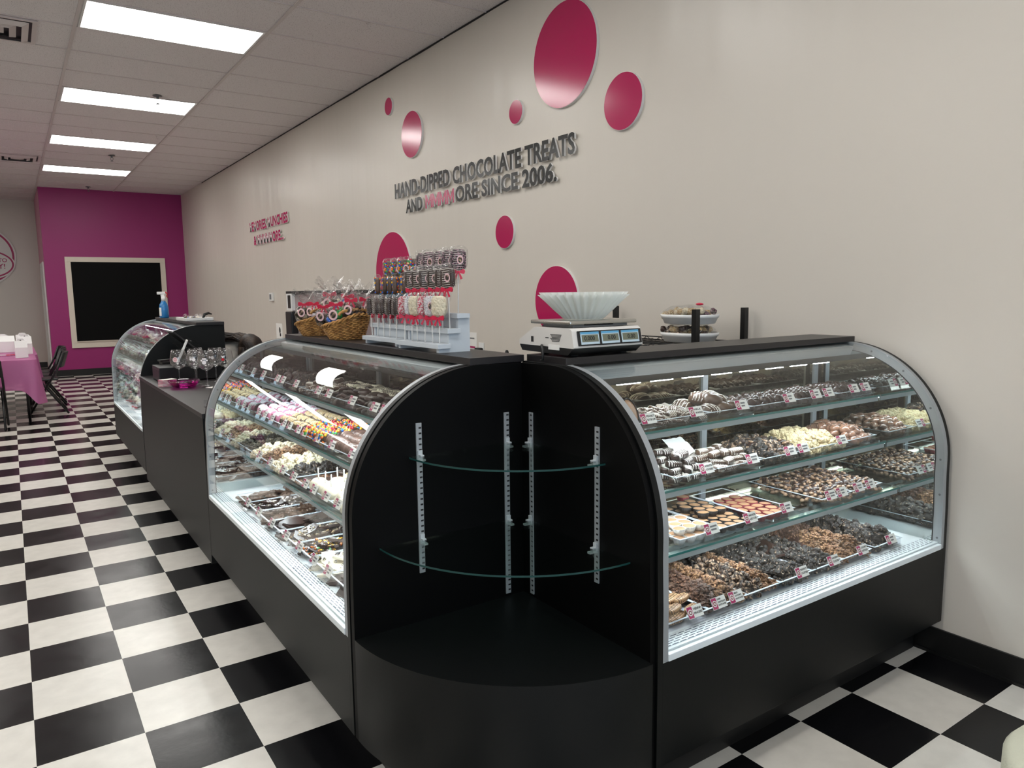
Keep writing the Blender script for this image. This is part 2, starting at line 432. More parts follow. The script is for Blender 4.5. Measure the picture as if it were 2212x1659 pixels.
struct('baseboard_right', MB().box(XW-0.01, YB, 0, XW, YP, 0.105).box(XW-0.016, YB, 0, XW-0.01, YP, 0.012), 'kick')
struct('baseboard_far', MB().box(0.617, YP-0.01, 0, XW-0.01, YP, 0.115), 'kick')
struct('baseboard_left', MB().box(XL, YF-0.01, 0, 0.60, YF, 0.115), 'kick')
d = MB(); d.box(0.597, 10.12, 0, 0.617, 10.20, 2.10).box(0.597, 11.38, 0, 0.617, 11.46, 2.10).box(0.597, 10.20, 2.03, 0.617, 11.38, 2.10).box(0.603, 10.20, 0.0, 0.617, 11.38, 2.03)
struct('door_1', d, 'plastic_w', 0.002)

# ceiling lights: recessed prismatic panels in the grid
def light_panel(x0, y0, label, grp):
    t = empty('ceiling_light', (x0+0.6096, y0+0.3048, ZC), 0, label, 'ceiling light', grp)
    f = MB()
    for a, b_, c, d_ in ((-0.59, -0.30, 0.59, -0.285), (-0.59, 0.285, 0.59, 0.30), (-0.59, -0.285, -0.575, 0.285), (0.575, -0.285, 0.59, 0.285)):
        f.box(a, b_, -0.003, c, d_, 0.004)
    f.obj('frame', 'plastic_w', t)
    MB().box(-0.575, -0.285, -0.001, 0.575, 0.285, 0.003).obj('diffuser', 'panel', t)
    return t
seen = {-0.135: 'large bright ceiling panel nearest the top edge of the photo', 2.303: 'second ceiling panel from the front, with a sprinkler head beside it', 4.741: 'third ceiling panel back from the front', 7.18: 'farthest small ceiling panel, near the magenta wall'}
for xx in (0.5958, 0.5958-2.4384, 0.5958-4.8768):
    for yy in (-7.4502, -5.0118, -2.5734, -0.135, 2.303, 4.741, 7.18):
        if xx < 0 and yy < -8: continue
        vis = xx > 0 and yy > -0.2
        light_panel(xx, yy, seen[yy] if vis else 'ceiling panel outside the frame, %s row, %s from the front wall' % (('right', 'middle', 'left')[round((0.5958-xx)/2.4384)], ('first', 'second', 'third', 'fourth', 'fifth', 'sixth', 'seventh')[round((yy+7.45)/2.44)]), 'ceiling panels over the shop')

def diffuser(x0, y0, s, label):
    t = empty('ceiling_vent', (x0+s/2, y0+s/2, ZC), 0, label, 'ceiling vent', 'ceiling air vents')
    h = s/2
    f = MB(); f.box(-h, -h, -0.006, h, -h+0.03, 0.003).box(-h, h-0.03, -0.006, h, h, 0.003).box(-h, -h+0.03, -0.006, -h+0.03, h-0.03, 0.003).box(h-0.03, -h+0.03, -0.006, h, h-0.03, 0.003)
    f.obj('frame', 'grid', t)
    MB().box(-h+0.03, -h+0.03, 0.0, h-0.03, h-0.03, 0.0045).obj('throat', 'kick', t)
    for i, k in enumerate((0.82, 0.55, 0.28)):
        b = MB(); o = h*k; n_ = h*(k-0.16); z0 = -0.006-0.004*i; z1 = -0.028
        vs = [(-o, -o, z0), (o, -o, z0), (o, o, z0), (-o, o, z0), (-n_, -n_, z1), (n_, -n_, z1), (n_, n_, z1), (-n_, n_, z1)]
        b.add(vs, [(0, 1, 5, 4), (1, 2, 6, 5), (2, 3, 7, 6), (3, 0, 4, 7)]+([(4, 5, 6, 7)] if i == 2 else []))
        b.obj('louver_cone', 'grid', t)
diffuser(-0.19, 0.50, 0.56, 'square louvred air vent at the top left corner of the photo')
diffuser(0.02, 6.40, 0.55, 'small far louvred air vent left of the third ceiling panel')

def sprinkler(x, y, label):
    t = empty('fire_sprinkler', (x, y, ZC), 0, label, 'sprinkler', 'fire sprinkler heads')
    MB().lathe([(0.0, -0.004), (0.045, -0.004), (0.04, 0.0)], 18).lathe([(0.012, -0.004), (0.012, -0.03)], 10).obj('escutcheon', 'screw', t)
    b = MB(); b.tube([(-0.014, 0, -0.03), (-0.016, 0, -0.05), (0, 0, -0.075)], 0.003, 6).tube([(0.014, 0, -0.03), (0.016, 0, -0.05), (0, 0, -0.075)], 0.003, 6).lathe([(0.0, -0.075), (0.02, -0.075), (0.02, -0.078), (0, -0.078)], 12)
    b.obj('deflector', 'screw', t)
sprinkler(1.407, 2.201, 'dark sprinkler head hanging in front of the second ceiling panel')
sprinkler(1.384, 5.889, 'dark sprinkler head hanging behind the third ceiling panel')
sprinkler(1.369, 9.40, 'dark sprinkler head nearest the magenta wall')
for (x, y, l) in ((2.362, -0.723, 'small clear hook hanging from the ceiling near the top of the text wall'), (1.001, 4.206, 'small clear hook hanging above the left part of the third ceiling panel'), (1.696, 4.176, 'small clear hook hanging above the right end of the third ceiling panel')):
    b = MB(); b.box(-0.01, -0.01, -0.004, 0.01, 0.01, 0.001).tube([(0, 0, -0.004), (0, 0, -0.03), (0.006, 0, -0.038), (0.014, 0, -0.036), (0.016, 0, -0.028)], 0.0022, 6)
    tag(b.obj('ceiling_hook', 'grid', loc=(x, y, ZC-0.003)), l, 'hook')

# ================================================================== wall decoration (plane x = XW)
def wall_circle(y, z, r, label):
    t = empty('wall_circle', (XW, y, z), 0, label, 'wall decoration', 'magenta circles on the text wall')
    b = MB(); b.T = Matrix.Rotation(PI/2, 4, 'Y')@Matrix()
    n = 64
    def disc(b, rr, x0, x1):
        vs = [(x0, rr*math.cos(2*PI*k/n), rr*math.sin(2*PI*k/n)) for k in range(n)]+[(x1, rr*math.cos(2*PI*k/n), rr*math.sin(2*PI*k/n)) for k in range(n)]
        b.add(vs, [tuple(range(n)), tuple(range(2*n-1, n-1, -1))]); b.add(vs, [(k, (k+1) % n, n+(k+1) % n, n+k) for k in range(n)], 0, True)
    b = MB(); disc(b, r, 0.0, -0.018); b.obj('board', 'pvc', t)
    b = MB(); disc(b, r-0.0015, -0.0181, -0.0195); b.obj('face', 'pink', t)
for a in ((-2.252, 2.881, 0.309, 'largest magenta circle at the top of the wall'), (-2.78, 2.496, 0.155, 'medium magenta circle, rightmost on the wall'), (-1.731, 2.649, 0.078, 'small magenta circle just left of the largest one'), (-0.182, 2.777, 0.19, 'medium magenta circle with a bright reflected stripe, above the word HAND-DIPPED'), (0.25, 3.094, 0.075, 'smallest magenta circle, leftmost on the wall'), (-1.577, 1.866, 0.114, 'small magenta circle alone below the lettering'), (0.265, 1.63, 0.37, 'large magenta circle partly hidden behind the treat pops'), (-2.165, 1.385, 0.225, 'magenta circle partly hidden behind the coffee filter and scale')):
    wall_circle(*a)

def wall_letters(lines, name, label, face, gap, thick):
    """each line: (text, y_left, y_right, z_base, cap_height, material)"""
    t = empty(name, (XW, lines[0][1], lines[0][3]), 0, label, 'wall sign')
    for body, yl, yr, zb, hgt, mm in lines:
        me = text_mesh(body, hgt/0.70, thick/2, (mm, 'pvc'), bold=hgt*0.045, width=abs(yr-yl)).copy()
        zs = [v.co.y for v in me.vertices]; zmin = 0.0; top = max(zs)
        for v in me.vertices: v.co.y *= hgt/top if body[0] != ',' else 1
        if body == 'MMMM':
            q_ = MB(); W_ = abs(yr-yl)/4.0; h_ = hgt; w_ = W_*0.96; s_ = w_*0.2
            for k in range(4):
                x_ = W_*k
                q_.prism([(x_, 0), (x_+s_, 0), (x_+s_, h_*0.62), (x_+w_/2, h_*0.12), (x_+w_-s_, h_*0.62), (x_+w_-s_, 0), (x_+w_, 0), (x_+w_, h_), (x_+w_-s_, h_), (x_+w_/2, h_*0.45), (x_+s_, h_), (x_, h_)], -thick/2, thick/2, 'z', 1)
            me = q_.mesh('lettering', [mm, 'pvc'])
            for p in me.polygons: p.material_index = 0 if (abs(p.normal.z) > 0.5 and p.center.z > 0) else 1
        o = meshobj('letters', me, t, (-gap-thick/2, yl-lines[0][1], zb-lines[0][3]))
        # text x -> world -y, text y -> world z, normal -> world -x
        o.rotation_euler = Matrix(((0, 0, -1), (-1, 0, 0), (0, 1, 0))).to_euler()
wall_letters([('HAND-DIPPED CHOCOLATE TREATS', 0.155, -2.37, 2.283, 0.125, 'letter'), ('AND', -0.055, -0.37, 2.140, 0.108, 'letter'), ('MMMM', -0.42, -0.90, 2.140, 0.108, 'pink'), ('ORE SINCE 2006.', -0.915, -2.19, 2.143, 0.116, 'letter')],
             'lettering_sign', 'raised grey letters reading HAND-DIPPED CHOCOLATE TREATS AND MMMMORE SINCE 2006.', 'letter', 0.014, 0.013)
wall_letters([('MEMORIES, MUNCHIES', 4.95, 3.21, 2.340, 0.125, 'pink'), ('& MMMMMORE...', 4.76, 3.41, 2.145, 0.125, 'pink')],
             'lettering_sign', 'raised magenta letters reading MEMORIES, MUNCHIES & MMMMMORE... farther along the wall', 'pink', 0.012, 0.012)

# thermostat, papers, outlet
t = empty('thermostat', (XW, 4.09, 1.42), 0, 'small white thermostat on the wall left of the baskets', 'thermostat')
MB().box(-0.028, -0.07, -0.055, 0, 0.07, 0.055).obj('housing', 'plastic_w', t, 0.004)
MB().box(-0.0295, -0.035, -0.035, -0.027, 0.045, 0.035).obj('display', 'greyink', t)
t = empty('wall_notice', (XW, 3.86, 0.90), 0, 'grey notice with a black sketch on the wall behind the left case', 'notice')
MB().box(-0.003, -0.13, -0.15, 0, 0.13, 0.17).obj('sheet', 'paper', t)
MB().ball((-0.004, -0.03, 0.08), 0.03, m=0, sq=(0.1, 1, 1.4)).box(-0.0045, -0.07, 0.0, -0.003, -0.02, 0.04).obj('drawing', 'ink', t)
t = empty('wall_notice', (XW, -1.02, 1.02), 0, 'small printed notice on the wall between the pop stand and the outlet', 'notice')
MB().box(-0.003, -0.13, -0.12, 0, 0.13, 0.12).obj('sheet', 'paper', t)
MB().box(-0.004, -0.11, 0.0, -0.003, 0.10, 0.014).obj('stripe', 'magenta', t)
b = MB()
for i in range(6): b.box(-0.004, -0.10, -0.03-0.014*i, -0.003, 0.02+0.03*(i % 3), -0.025-0.014*i)
b.box(-0.004, -0.10, 0.07, -0.003, 0.05, 0.08); b.obj('print_lines', 'greyink', t)
t = empty('wall_outlet', (XW, -1.22, 1.01), 0, 'white wall outlet plate with a black plug-in adapter', 'outlet')
MB().box(-0.006, -0.036, -0.058, 0, 0.036, 0.058).obj('plate', 'plastic_w', t, 0.002)
MB().box(-0.05, -0.03, -0.055, -0.006, 0.03, 0.02).obj('adapter', 'plastic_b', t, 0.008)

# chalkboard on the magenta wall
t = empty('chalkboard', (1.77, YP, 1.35), 0, 'big black chalkboard in a cream frame on the magenta wall', 'chalkboard')
f = MB(); x0, x1, z0, z1 = -0.835, 0.84, -0.84, 0.83; w = 0.09
f.box(x0, -0.03, z0, x1, 0, z0+w+0.03).box(x0, -0.03, z1-w, x1, 0, z1).box(x0, -0.03, z0+w+0.03, x0+w, 0, z1-w).box(x1-w, -0.03, z0+w+0.03, x1, 0, z1-w)
f.obj('frame', mat('cream_wood_frame', '#d8cdbf', 0.5), t, 0.004)
MB().box(x0+w, -0.018, z0+w+0.03, x1-w, 0, z1-w).obj('slate', mat('chalkboard_slate', '#050505', 0.6, spec=0.12), t)
MB().box(x0+w, -0.05, z0+w+0.02, x1-w, -0.03, z0+w+0.035).obj('chalk_ledge', bpy.data.materials['cream_wood_frame'], t)

# round welcome sign, partly outside the frame
t = empty('welcome_sign', (-0.35, YF, 2.28), 0, 'round white and magenta welcome sign at the left edge reading ME TO RTY!', 'sign')
def ell(b, cx, cz, rx, rz, y0, y1, n=72):
    vs = [(cx+rx*math.cos(2*PI*k/n), y, cz+rz*math.sin(2*PI*k/n)) for y in (y0, y1) for k in range(n)]
    b.add(vs, [tuple(range(n)), tuple(range(2*n-1, n-1, -1))]); b.add(vs, [(k, (k+1) % n, n+(k+1) % n, n+k) for k in range(n)], 0, True)
b = MB(); ell(b, 0, 0, 0.58, 0.58, 0, -0.03); b.obj('round_board', 'pvc', t)
b = MB(); ell(b, 0, 0, 0.55, 0.55, -0.031, -0.034); b.obj('magenta_ring', 'magenta', t)
b = MB(); ell(b, 0, 0, 0.515, 0.515, -0.035, -0.037); b.obj('white_disc', 'pvc', t)
b = MB(); ell(b, 0.03, -0.16, 0.52, 0.31, -0.038, -0.055); b.obj('banner', 'pvc', t)
b = MB(); ell(b, 0.03, -0.16, 0.50, 0.285, -0.056, -0.058); b.obj('banner_ring', 'magenta', t)
b = MB(); ell(b, 0.03, -0.16, 0.47, 0.255, -0.059, -0.061); b.obj('banner_field', 'pvc', t)
for s_, z_, h_, xr in (('WELCOME TO', -0.12, 0.075, 0.42), ('PARTY!', -0.25, 0.10, 0.38)):
    me = text_mesh(s_, h_/0.7, 0.002, 'magenta', bold=0.0012)
    xs = [v.co.x for v in me.vertices]
    meshobj('letters', me, t, (xr-max(xs), -0.063, z_), (PI/2, 0, 0))

# ================================================================== display cases
DEP = 0.615; AR = 0.43; AC = 0.435; AZ = 0.795
def prof(inset=0.0, z0=0.44, steps=26, flat=None):
    """outline from front bottom up over the arch; inset moves it inwards. returns (d, z)"""
    r = AR-inset
    pts = [(inset, z0), (inset+0.001, 0.60), (AC-r, AZ-0.06), (AC-r, AZ)]
    for i in range(1, steps+1):
        a = PI-PI/2*i/steps
        pts.append((AC+r*math.cos(a), AZ+r*math.sin(a)))
    if flat: pts.append((flat, AZ+r))
    return pts
def case(name, loc, rz, L, label, boardspan, shelves=True, lit=True):
    t = empty(name, loc, rz, label, 'display case')
    # black carcass
    MB().box(0.02, 0.0, 0.15, L-0.02, 0.02, 0.449).obj('front_panel', 'black', t, 0.001)
    MB().box(0.02, 0.595, 0.15, L-0.02, DEP, 1.215).obj('back_panel', 'black', t)
    MB().box(0.0, 0.10, 0.0, L, 0.56, 0.15).obj('plinth', 'kick', t)
    MB().box(0.02, 0.02, 0.15, L-0.02, 0.595, 0.17).obj('bottom_panel', 'kick', t)
    for a, b_ in ((0.0, 0.02), (L-0.02, L)):
        p = [(0.0, 0.15)]+prof(0.0, 0.44)+[(DEP, AZ+AR), (DEP, 0.15)]
        MB().prism(p, a, b_, 'x').obj('end_panel', 'black', t)
    for a, b_, ins in ((0.02, 0.04, 1), (L-0.04, L-0.02, -1)):
        fr = MB()
        fr.band(prof(0.0, 0.449, flat=0.50), prof(0.032, 0.449, flat=0.50), a, b_, 'x')
        pr = MB()
        fo = fr.obj('end_frame', 'alu', t)
        q = prof(0.016, 0.44)
        xs_ = b_ if ins == 1 else a
        for (dd, zz) in (q[0][0], 0.49), (q[0][0], 0.66), (AC-(AR-0.016), 0.795), q[11], q[18], q[24]:
            sc = MB(); sc.T = Matrix.Translation((xs_, dd, zz))@Matrix.Rotation(PI/2, 4, 'Y')
            sc.lathe([(0.0, -0.001), (0.0042, -0.001), (0.0042, 0.001), (0.0, 0.001)], 10, smooth=False)
            sc.obj('screw', 'screw', fo)
    # white sill and deck with slotted grille
    MB().box(0.04, -0.003, 0.449, L-0.04, 0.012, 0.469).obj('sill', 'white', t, 0.002)
    MB().box(0.04, 0.012, 0.45, L-0.04, 0.53, 0.474).obj('deck', 'white', t)
    MB().box(0.05, 0.022, 0.4741, L-0.05, 0.070, 0.4755).obj('vent_grille', M['grille'], t)
    # mirrors at both ends, tinted sliding doors at the back
    for a, b_ in ((0.0405, 0.045), (L-0.045, L-0.0405)):
        p = [(0.034, 0.474)]+prof(0.034, 0.475)[1:]+[(0.53, AZ+AR-0.034), (0.53, 0.474)]
        MB().prism(p, a, b_, 'x').obj('end_mirror', 'mirror', t)
    MB().box(0.045, 0.535, 0.474, L*0.5+0.02, 0.541, 1.17).obj('sliding_door', 'smoke', t)
    MB().box(L*0.5-0.02, 0.550, 0.474, L-0.045, 0.556, 1.17).obj('sliding_door', 'smoke', t)
    ml = MB()
    for xx in (0.05, L*0.5-0.02, L-0.10): ml.box(xx, 0.525, 0.474, xx+0.028, 0.5349, 1.17)
    ml.box(0.045, 0.525, 0.474, L-0.045, 0.5349, 0.50).box(0.045, 0.525, 1.13, L-0.045, 0.5349, 1.17)
    ml.obj('door_frame', 'alu', t)
    # canopy with led strip
    MB().prism([(0.42, 1.214), (0.385, 1.205), (0.40, 1.172), (0.535, 1.165), (0.535, 1.214)], 0.045, L-0.045, 'x').obj('light_canopy', 'alulight', t)
    MB().box(0.045, 0.402, 1.150, L-0.045, 0.43, 1.1715).obj('lamp_housing', 'plastic_b', t)
    u = 0.07
    while lit and u < L-0.2:
        MB().box(u, 0.4035, 1.1475, u+0.10, 0.4105, 1.1499).obj('led_strip', 'led', t); u += 0.15
    # curved front glass
    gl = MB(); po, pi_ = prof(0.003, 0.474, 48), prof(0.008, 0.474, 48); n = len(po); a, b_ = 0.041, L-0.041
    for q in (po, pi_):
        vs = [(x_, p[0], p[1]) for p in q for x_ in (a, b_)]
        gl.add(vs, [(2*i, 2*i+1, 2*i+3, 2*i+2) for i in range(n-1)], 0, True)
    for x_ in (a, b_): gl.add([(x_, p[0], p[1]) for p in po]+[(x_, p[0], p[1]) for p in pi_], [(i, i+1, n+i+1, n+i) for i in range(n-1)])
    for e_ in (0, -1): gl.add([(a, *po[e_]), (b_, *po[e_]), (b_, *pi_[e_]), (a, *pi_[e_])], [(0, 1, 2, 3)])
    gl.obj('curved_glass', 'glass', t)
    # top board
    MB().box(boardspan[0], 0.41, AZ+AR-0.001, boardspan[1], 0.612, AZ+AR+0.021).obj('top_board', 'blacktop', t, 0.0008)
    if shelves:
        for z, fd in ((1.02, 0.262), (0.835, 0.228), (0.66, 0.165)):
            s = MB().box(0.05, fd, z-0.008, L-0.05, 0.515, z).obj('shelf', 'shelfglass', t)
            MB().box(0.05, fd-0.0006, z-0.0075, L-0.05, fd-0.0001, z-0.0005).obj('shelf_edge', 'glassedge', s)
            r = MB().box(0.055, fd+0.004, z-0.026, L-0.055, fd+0.012, z-0.0085).box(0.055, fd+0.012, z-0.014, L-0.055, fd+0.034, z-0.0085).obj('light_rail', M['rail'], s)
            MB().box(0.07, fd+0.014, z-0.0175, L-0.07, fd+0.030, z-0.0145).obj('led_strip', M['led_shelf'], s)
            for uu in (0.08, L/2, L-0.08): MB().prism([(0.53, z-0.009), (fd+0.05, z-0.009), (fd+0.05, z-0.018), (0.53, z-0.05)], uu-0.002, uu+0.002, 'x').obj('bracket', 'alulight', s)
    return t
def grille_mat():
    m = bpy.data.materials.new('slotted_white_grille'); m.use_nodes = True
    nt = m.node_tree; b = nt.nodes['Principled BSDF']; b.inputs['Roughness'].default_value = 0.35
    tc = nt.nodes.new('ShaderNodeTexCoord')
    br = nt.nodes.new('ShaderNodeTexBrick'); br.offset = 0.5
    br.inputs['Color1'].default_value = srgb('#2c3850'); br.inputs['Color2'].default_value = srgb('#2c3850'); br.inputs['Mortar'].default_value = srgb('#dfe6e8')
    br.inputs['Scale'].default_value = 1.0; br.inputs['Mortar Size'].default_value = 0.0030; br.inputs['Mortar Smooth'].default_value = 0.0
    br.inputs['Brick Width'].default_value = 0.031; br.inputs['Row Height'].default_value = 0.0095; br.inputs['Bias'].default_value = 0
    nt.links.new(tc.outputs['Object'], br.inputs[0]); nt.links.new(br.outputs['Color'], b.inputs['Base Color'])
    return m
M['grille'] = grille_mat()
M['led_shelf'] = mat('shelf_led', '#ffffff', 0.4, emis=(0.86, 0.95, 1.0), es=LED_E*0.55)
LR = 1.557
caseR = case('curved_display_case', (1.40, -4.622, 0), 0, LR, 'curved glass display case on the right, reaching the right-hand wall', (0.015, LR))
LL = 1.86
caseL = case('curved_display_case', (0.785, -2.14, 0), -PI/2, LL, 'curved glass display case in the middle, under the baskets and treat pops', (0.05, LL+0.02), lit=False)
caseF = case('curved_display_case', (0.785, 1.86, 0), -PI/2, LL, 'farthest curved glass display case, left of the cash register', (0.0, LL+0.02))
def mR(u, d, z): return (1.40+u, -4.622+d, z)
def mL(u, d, z): return (0.785+d, -2.14-u, z)
def mF(u, d, z): return (0.785+d, 1.86-u, z)

# ---- corner unit (quarter round, open, black)
CX, CY, CR = 1.399, -4.001, 0.613
t = empty('corner_display_unit', (CX, CY, 0), 0, 'open black quarter-round corner unit with two glass shelves between the cases', 'display unit')
def sector(b, r, z0, z1, cx=0, cy=0, n=40, a0=PI, a1=1.5*PI, m=0):
    vs = []
    for z in (z0, z1):
        vs.append((cx, cy, z))
        vs += [(cx+r*math.cos(a0+(a1-a0)*k/n), cy+r*math.sin(a0+(a1-a0)*k/n), z) for k in range(n+1)]
    N = n+2
    b.add(vs, [tuple(range(N)), tuple(range(2*N-1, N-1, -1)), (0, 1, N+1, N), (0, N, 2*N-1, N-1)], m)
    b.add(vs, [(k, k+1, N+k+1, N+k) for k in range(1, N-1)], m, True)
    return b
o = sector(MB(), 0.51, 0, 0.15, -0.02, -0.02).obj('plinth', 'kick', t)
o = sector(MB(), CR-0.019, 0.15, 0.46, -0.019, -0.029).obj('base_drum', 'black', t)
pp = [(0.0, 0.15)]+prof(0.0, 0.44)+[(DEP-0.02, AZ+AR-0.004), (DEP-0.02, 0.15)]
# left back panel lies in plane y (behind it the middle case): d runs along +x from x=-CR
MB().prism([(-CR+d_*1.0, z_) for d_, z_ in pp], -0.029, -0.008, 'y').obj('side_panel', 'matteblack', t)
MB().prism([(-CR+0.0+d_, z_) for d_, z_ in pp], -0.0195, -0.0005, 'x').obj('side_panel', 'matteblack', t)
def standard(x, y, ax, z0, z1):
    b = MB(); w_ = 0.009
    dk = MB()
    z = z0
    if ax == 'y': b.box(x-w_, y-0.004, z0, x+w_, y, z1)
    else: b.box(x-0.004, y-w_, z0, x, y+w_, z1)
    o = b.obj('shelf_standard', 'alu', t)
    z = z0+0.01
    while z < z1-0.01:
        if ax == 'y': dk.box(x-0.001, y-0.0046, z, x+0.0075, y-0.004, z+0.005)
        else: dk.box(x-0.0046, y-0.0075, z, x-0.004, y+0.001, z+0.005)
        z += 0.0165
    dk.obj('slots', 'kick', o)
standard(1.007-CX, -0.029, 'y', 0.612, 1.068); standard(1.317-CX, -0.029, 'y', 0.47, 1.068)
standard(-0.0195, -4.40-CY, 'x', 0.613, 1.068); standard(-0.0195, -4.082-CY, 'x', 0.47, 1.068)
for z, r in ((0.965, 0.403), (0.711, 0.505)):
    s = sector(MB(), r, z, z+0.006, -0.022, -0.031, 48).obj('glass_shelf', M['shelfglass'], t)
    eb = MB(); n = 48
    po = [(-0.022+(r+0.0006)*math.cos(PI+PI/2*k/n), -0.031+(r+0.0006)*math.sin(PI+PI/2*k/n)) for k in range(n+1)]
    pi_ = [(-0.022+(r)*math.cos(PI+PI/2*k/n), -0.031+(r)*math.sin(PI+PI/2*k/n)) for k in range(n+1)]
    eb.band(po, pi_, z+0.0005, z+0.0055, 'z'); eb.obj('shelf_edge', M['darkedge'] if 'darkedge' in M else 'glassedge', s)
    for (cx, cy, ax) in ((1.007-CX, -0.031, 'y'), (1.317-CX, -0.031, 'y'), (-0.022, -4.40-CY, 'x'), (-0.022, -4.082-CY, 'x')):
        c_ = MB()
        if ax == 'y': c_.box(cx-0.006, cy-0.03, z-0.006, cx+0.006, cy-0.002, z-0.0005).box(cx-0.006, cy-0.02, z+0.0065, cx+0.006, cy-0.002, z+0.010).box(cx-0.007, cy-0.008, z-0.006, cx+0.007, cy-0.002, z+0.022)
        else: c_.box(cx-0.03, cy-0.006, z-0.006, cx-0.002, cy+0.006, z-0.0005).box(cx-0.02, cy-0.006, z+0.0065, cx-0.002, cy+0.006, z+0.010).box(cx-0.008, cy-0.007, z-0.006, cx-0.002, cy+0.007, z+0.022)
        c_.obj('shelf_clip', 'alulight', s)

# ---- low counter between the middle and the far case
t = empty('sales_counter', (0.785, -2.135, 0), 0, 'low dark laminate sales counter between the far and middle cases', 'counter')
MB().box(0.0, 0.0, 0.10, 0.02, 2.115, 0.845).box(0.02, 0.0, 0.10, 0.57, 2.115, 0.12).obj('front_panel', 'black', t)
MB().box(0.10, 0.0, 0, 0.55, 2.115, 0.10).obj('plinth', 'kick', t)
MB().box(0.55, 0.0, 0.10, 0.57, 2.115, 0.845).obj('back_panel', 'black', t)
MB().box(-0.002, 0.0, 0.845, 0.60, 2.115, 0.868).obj('counter_top', 'blacktop', t, 0.001)

# ================================================================== sweets
MTX = {'R': Matrix.Translation((1.40, -4.622, 0)), 'L': Matrix.Translation((0.785, -2.14, 0))@Matrix.Rotation(-PI/2, 4, 'Z'), 'F': Matrix.Translation((0.785, 1.86, 0))@Matrix.Rotation(-PI/2, 4, 'Z')}
RZ = {'R': 0.0, 'L': -PI/2, 'F': -PI/2}
RND = random.Random(11)
def bits_mesh(name, mats, seed, r=0.026, n=16, bit=0.36, flat=0.75, elong=1.0, nm=1):
    q = random.Random(seed); b = MB()
    b.ball((0, 0, r*0.4), r*0.8, 8, 5, 0, (1, 1, 0.7), seed, 0.5)
    for i in range(n):
        a = q.uniform(0, 2*PI); h = q.uniform(0.05, 1.0); rr = r*math.sqrt(max(0.05, 1-h*h))*0.85
        b.T = Matrix.Translation((rr*math.cos(a), rr*math.sin(a), h*r*flat+r*0.15))@Matrix.Rotation(q.uniform(0, PI), 4, 'Z')@Matrix.Rotation(q.uniform(-1, 1), 4, 'X')
        b.ball((0, 0, 0), r*bit*q.uniform(0.7, 1.2), 6, 4, q.randrange(nm), (elong, 1/elong**0.5, 1/elong**0.5), seed+i, 0.3)
    b.T = Matrix()
    return b.mesh(name, mats)
P = {}
def protos(kind, builder, n):
    L_ = []
    for i in range(n): L_.append(proto(builder(i)))
    P[kind] = L_
def simple(name, fn): return lambda i: meshobj(name, fn(i))
protos('nut_dark', simple('nut_cluster', lambda i: bits_mesh('nut_cluster', 'cl_dark', 10+i)), 3)
protos('nut_mix', simple('nut_cluster', lambda i: bits_mesh('nut_cluster', 'cl_mix', 20+i)), 3)
protos('hay_coco', simple('coconut_haystack', lambda i: bits_mesh('coconut_haystack', 'cl_coco', 30+i, 0.025, 34, 0.24, 1.0, 2.0)), 3)
protos('hay_brown', simple('coconut_haystack', lambda i: bits_mesh('coconut_haystack', 'cl_brown', 40+i, 0.025, 34, 0.24, 1.0, 2.0)), 3)
protos('white_cl', simple('white_chocolate_cluster', lambda i: bits_mesh('white_chocolate_cluster', 'cl_white', 50+i, 0.026, 18, 0.4)), 3)
protos('yel_cl', simple('crumb_coated_cluster', lambda i: bits_mesh('crumb_coated_cluster', 'cl_yel', 60+i, 0.027, 26, 0.26, 0.6)), 3)
protos('green_cl', simple('dark_olive_cluster', lambda i: bits_mesh('dark_olive_cluster', 'cl_green', 70+i, 0.026, 26, 0.26, 0.8)), 2)
def turtle(i):
    q = random.Random(80+i); b = MB()
    for k in range(7):
        a = 2*PI*k/7+q.uniform(-.2, .2)
        b.T = Matrix.Translation((0.019*math.cos(a), 0.019*math.sin(a), 0.007))@Matrix.Rotation(a, 4, 'Z')
        b.ball((0, 0, 0), 0.011, 7, 5, 1, (1.3, 0.75, 0.6), k, 0.35, 5)
    b.T = Matrix(); b.ball((0, 0, 0.013), 0.018, 10, 6, 0, (1.15, 1, 0.5), i, 0.4)
    for k in range(4): b.ball((q.uniform(-.01, .01), q.uniform(-.01, .01), 0.021), 0.006, 6, 4, q.randrange(2), (1.2, 1, 0.7), k, 0.3)
    return b.mesh('turtle', ['dark', 'nut'])
protos('turtle', simple('nut_turtle', turtle), 3)
def rbox(b, lx, ly, lz, m=0, k=5, z0=0.0, p=3.5, n=20):
    """rounded pillow body"""
    vs = []; fs = []
    lv = [(-1, 0.72), (-0.8, 0.93), (-0.3, 1.0), (0.3, 1.0), (0.8, 0.93), (1, 0.72)]
    for (zz, s_) in lv:
        for j in range(n):
            a = 2*PI*j/n; c, s = math.cos(a), math.sin(a)
            r_ = (abs(c)**p+abs(s)**p)**(-1/p)
            vs.append((lx/2*c*r_*s_ if lx <= ly else (lx/2-(1-s_)*ly/2)*c*r_, ly/2*s*r_*s_ if ly <= lx else (ly/2-(1-s_)*lx/2)*s*r_, z0+lz/2*(zz+1)))
    for i in range(len(lv)-1): fs += [(i*n+j, i*n+(j+1) % n, (i+1)*n+(j+1) % n, (i+1)*n+j) for j in range(n)]
    fs += [tuple(range(n-1, -1, -1)), tuple((len(lv)-1)*n+j for j in range(n))]
    b.add(vs, fs, m, True)
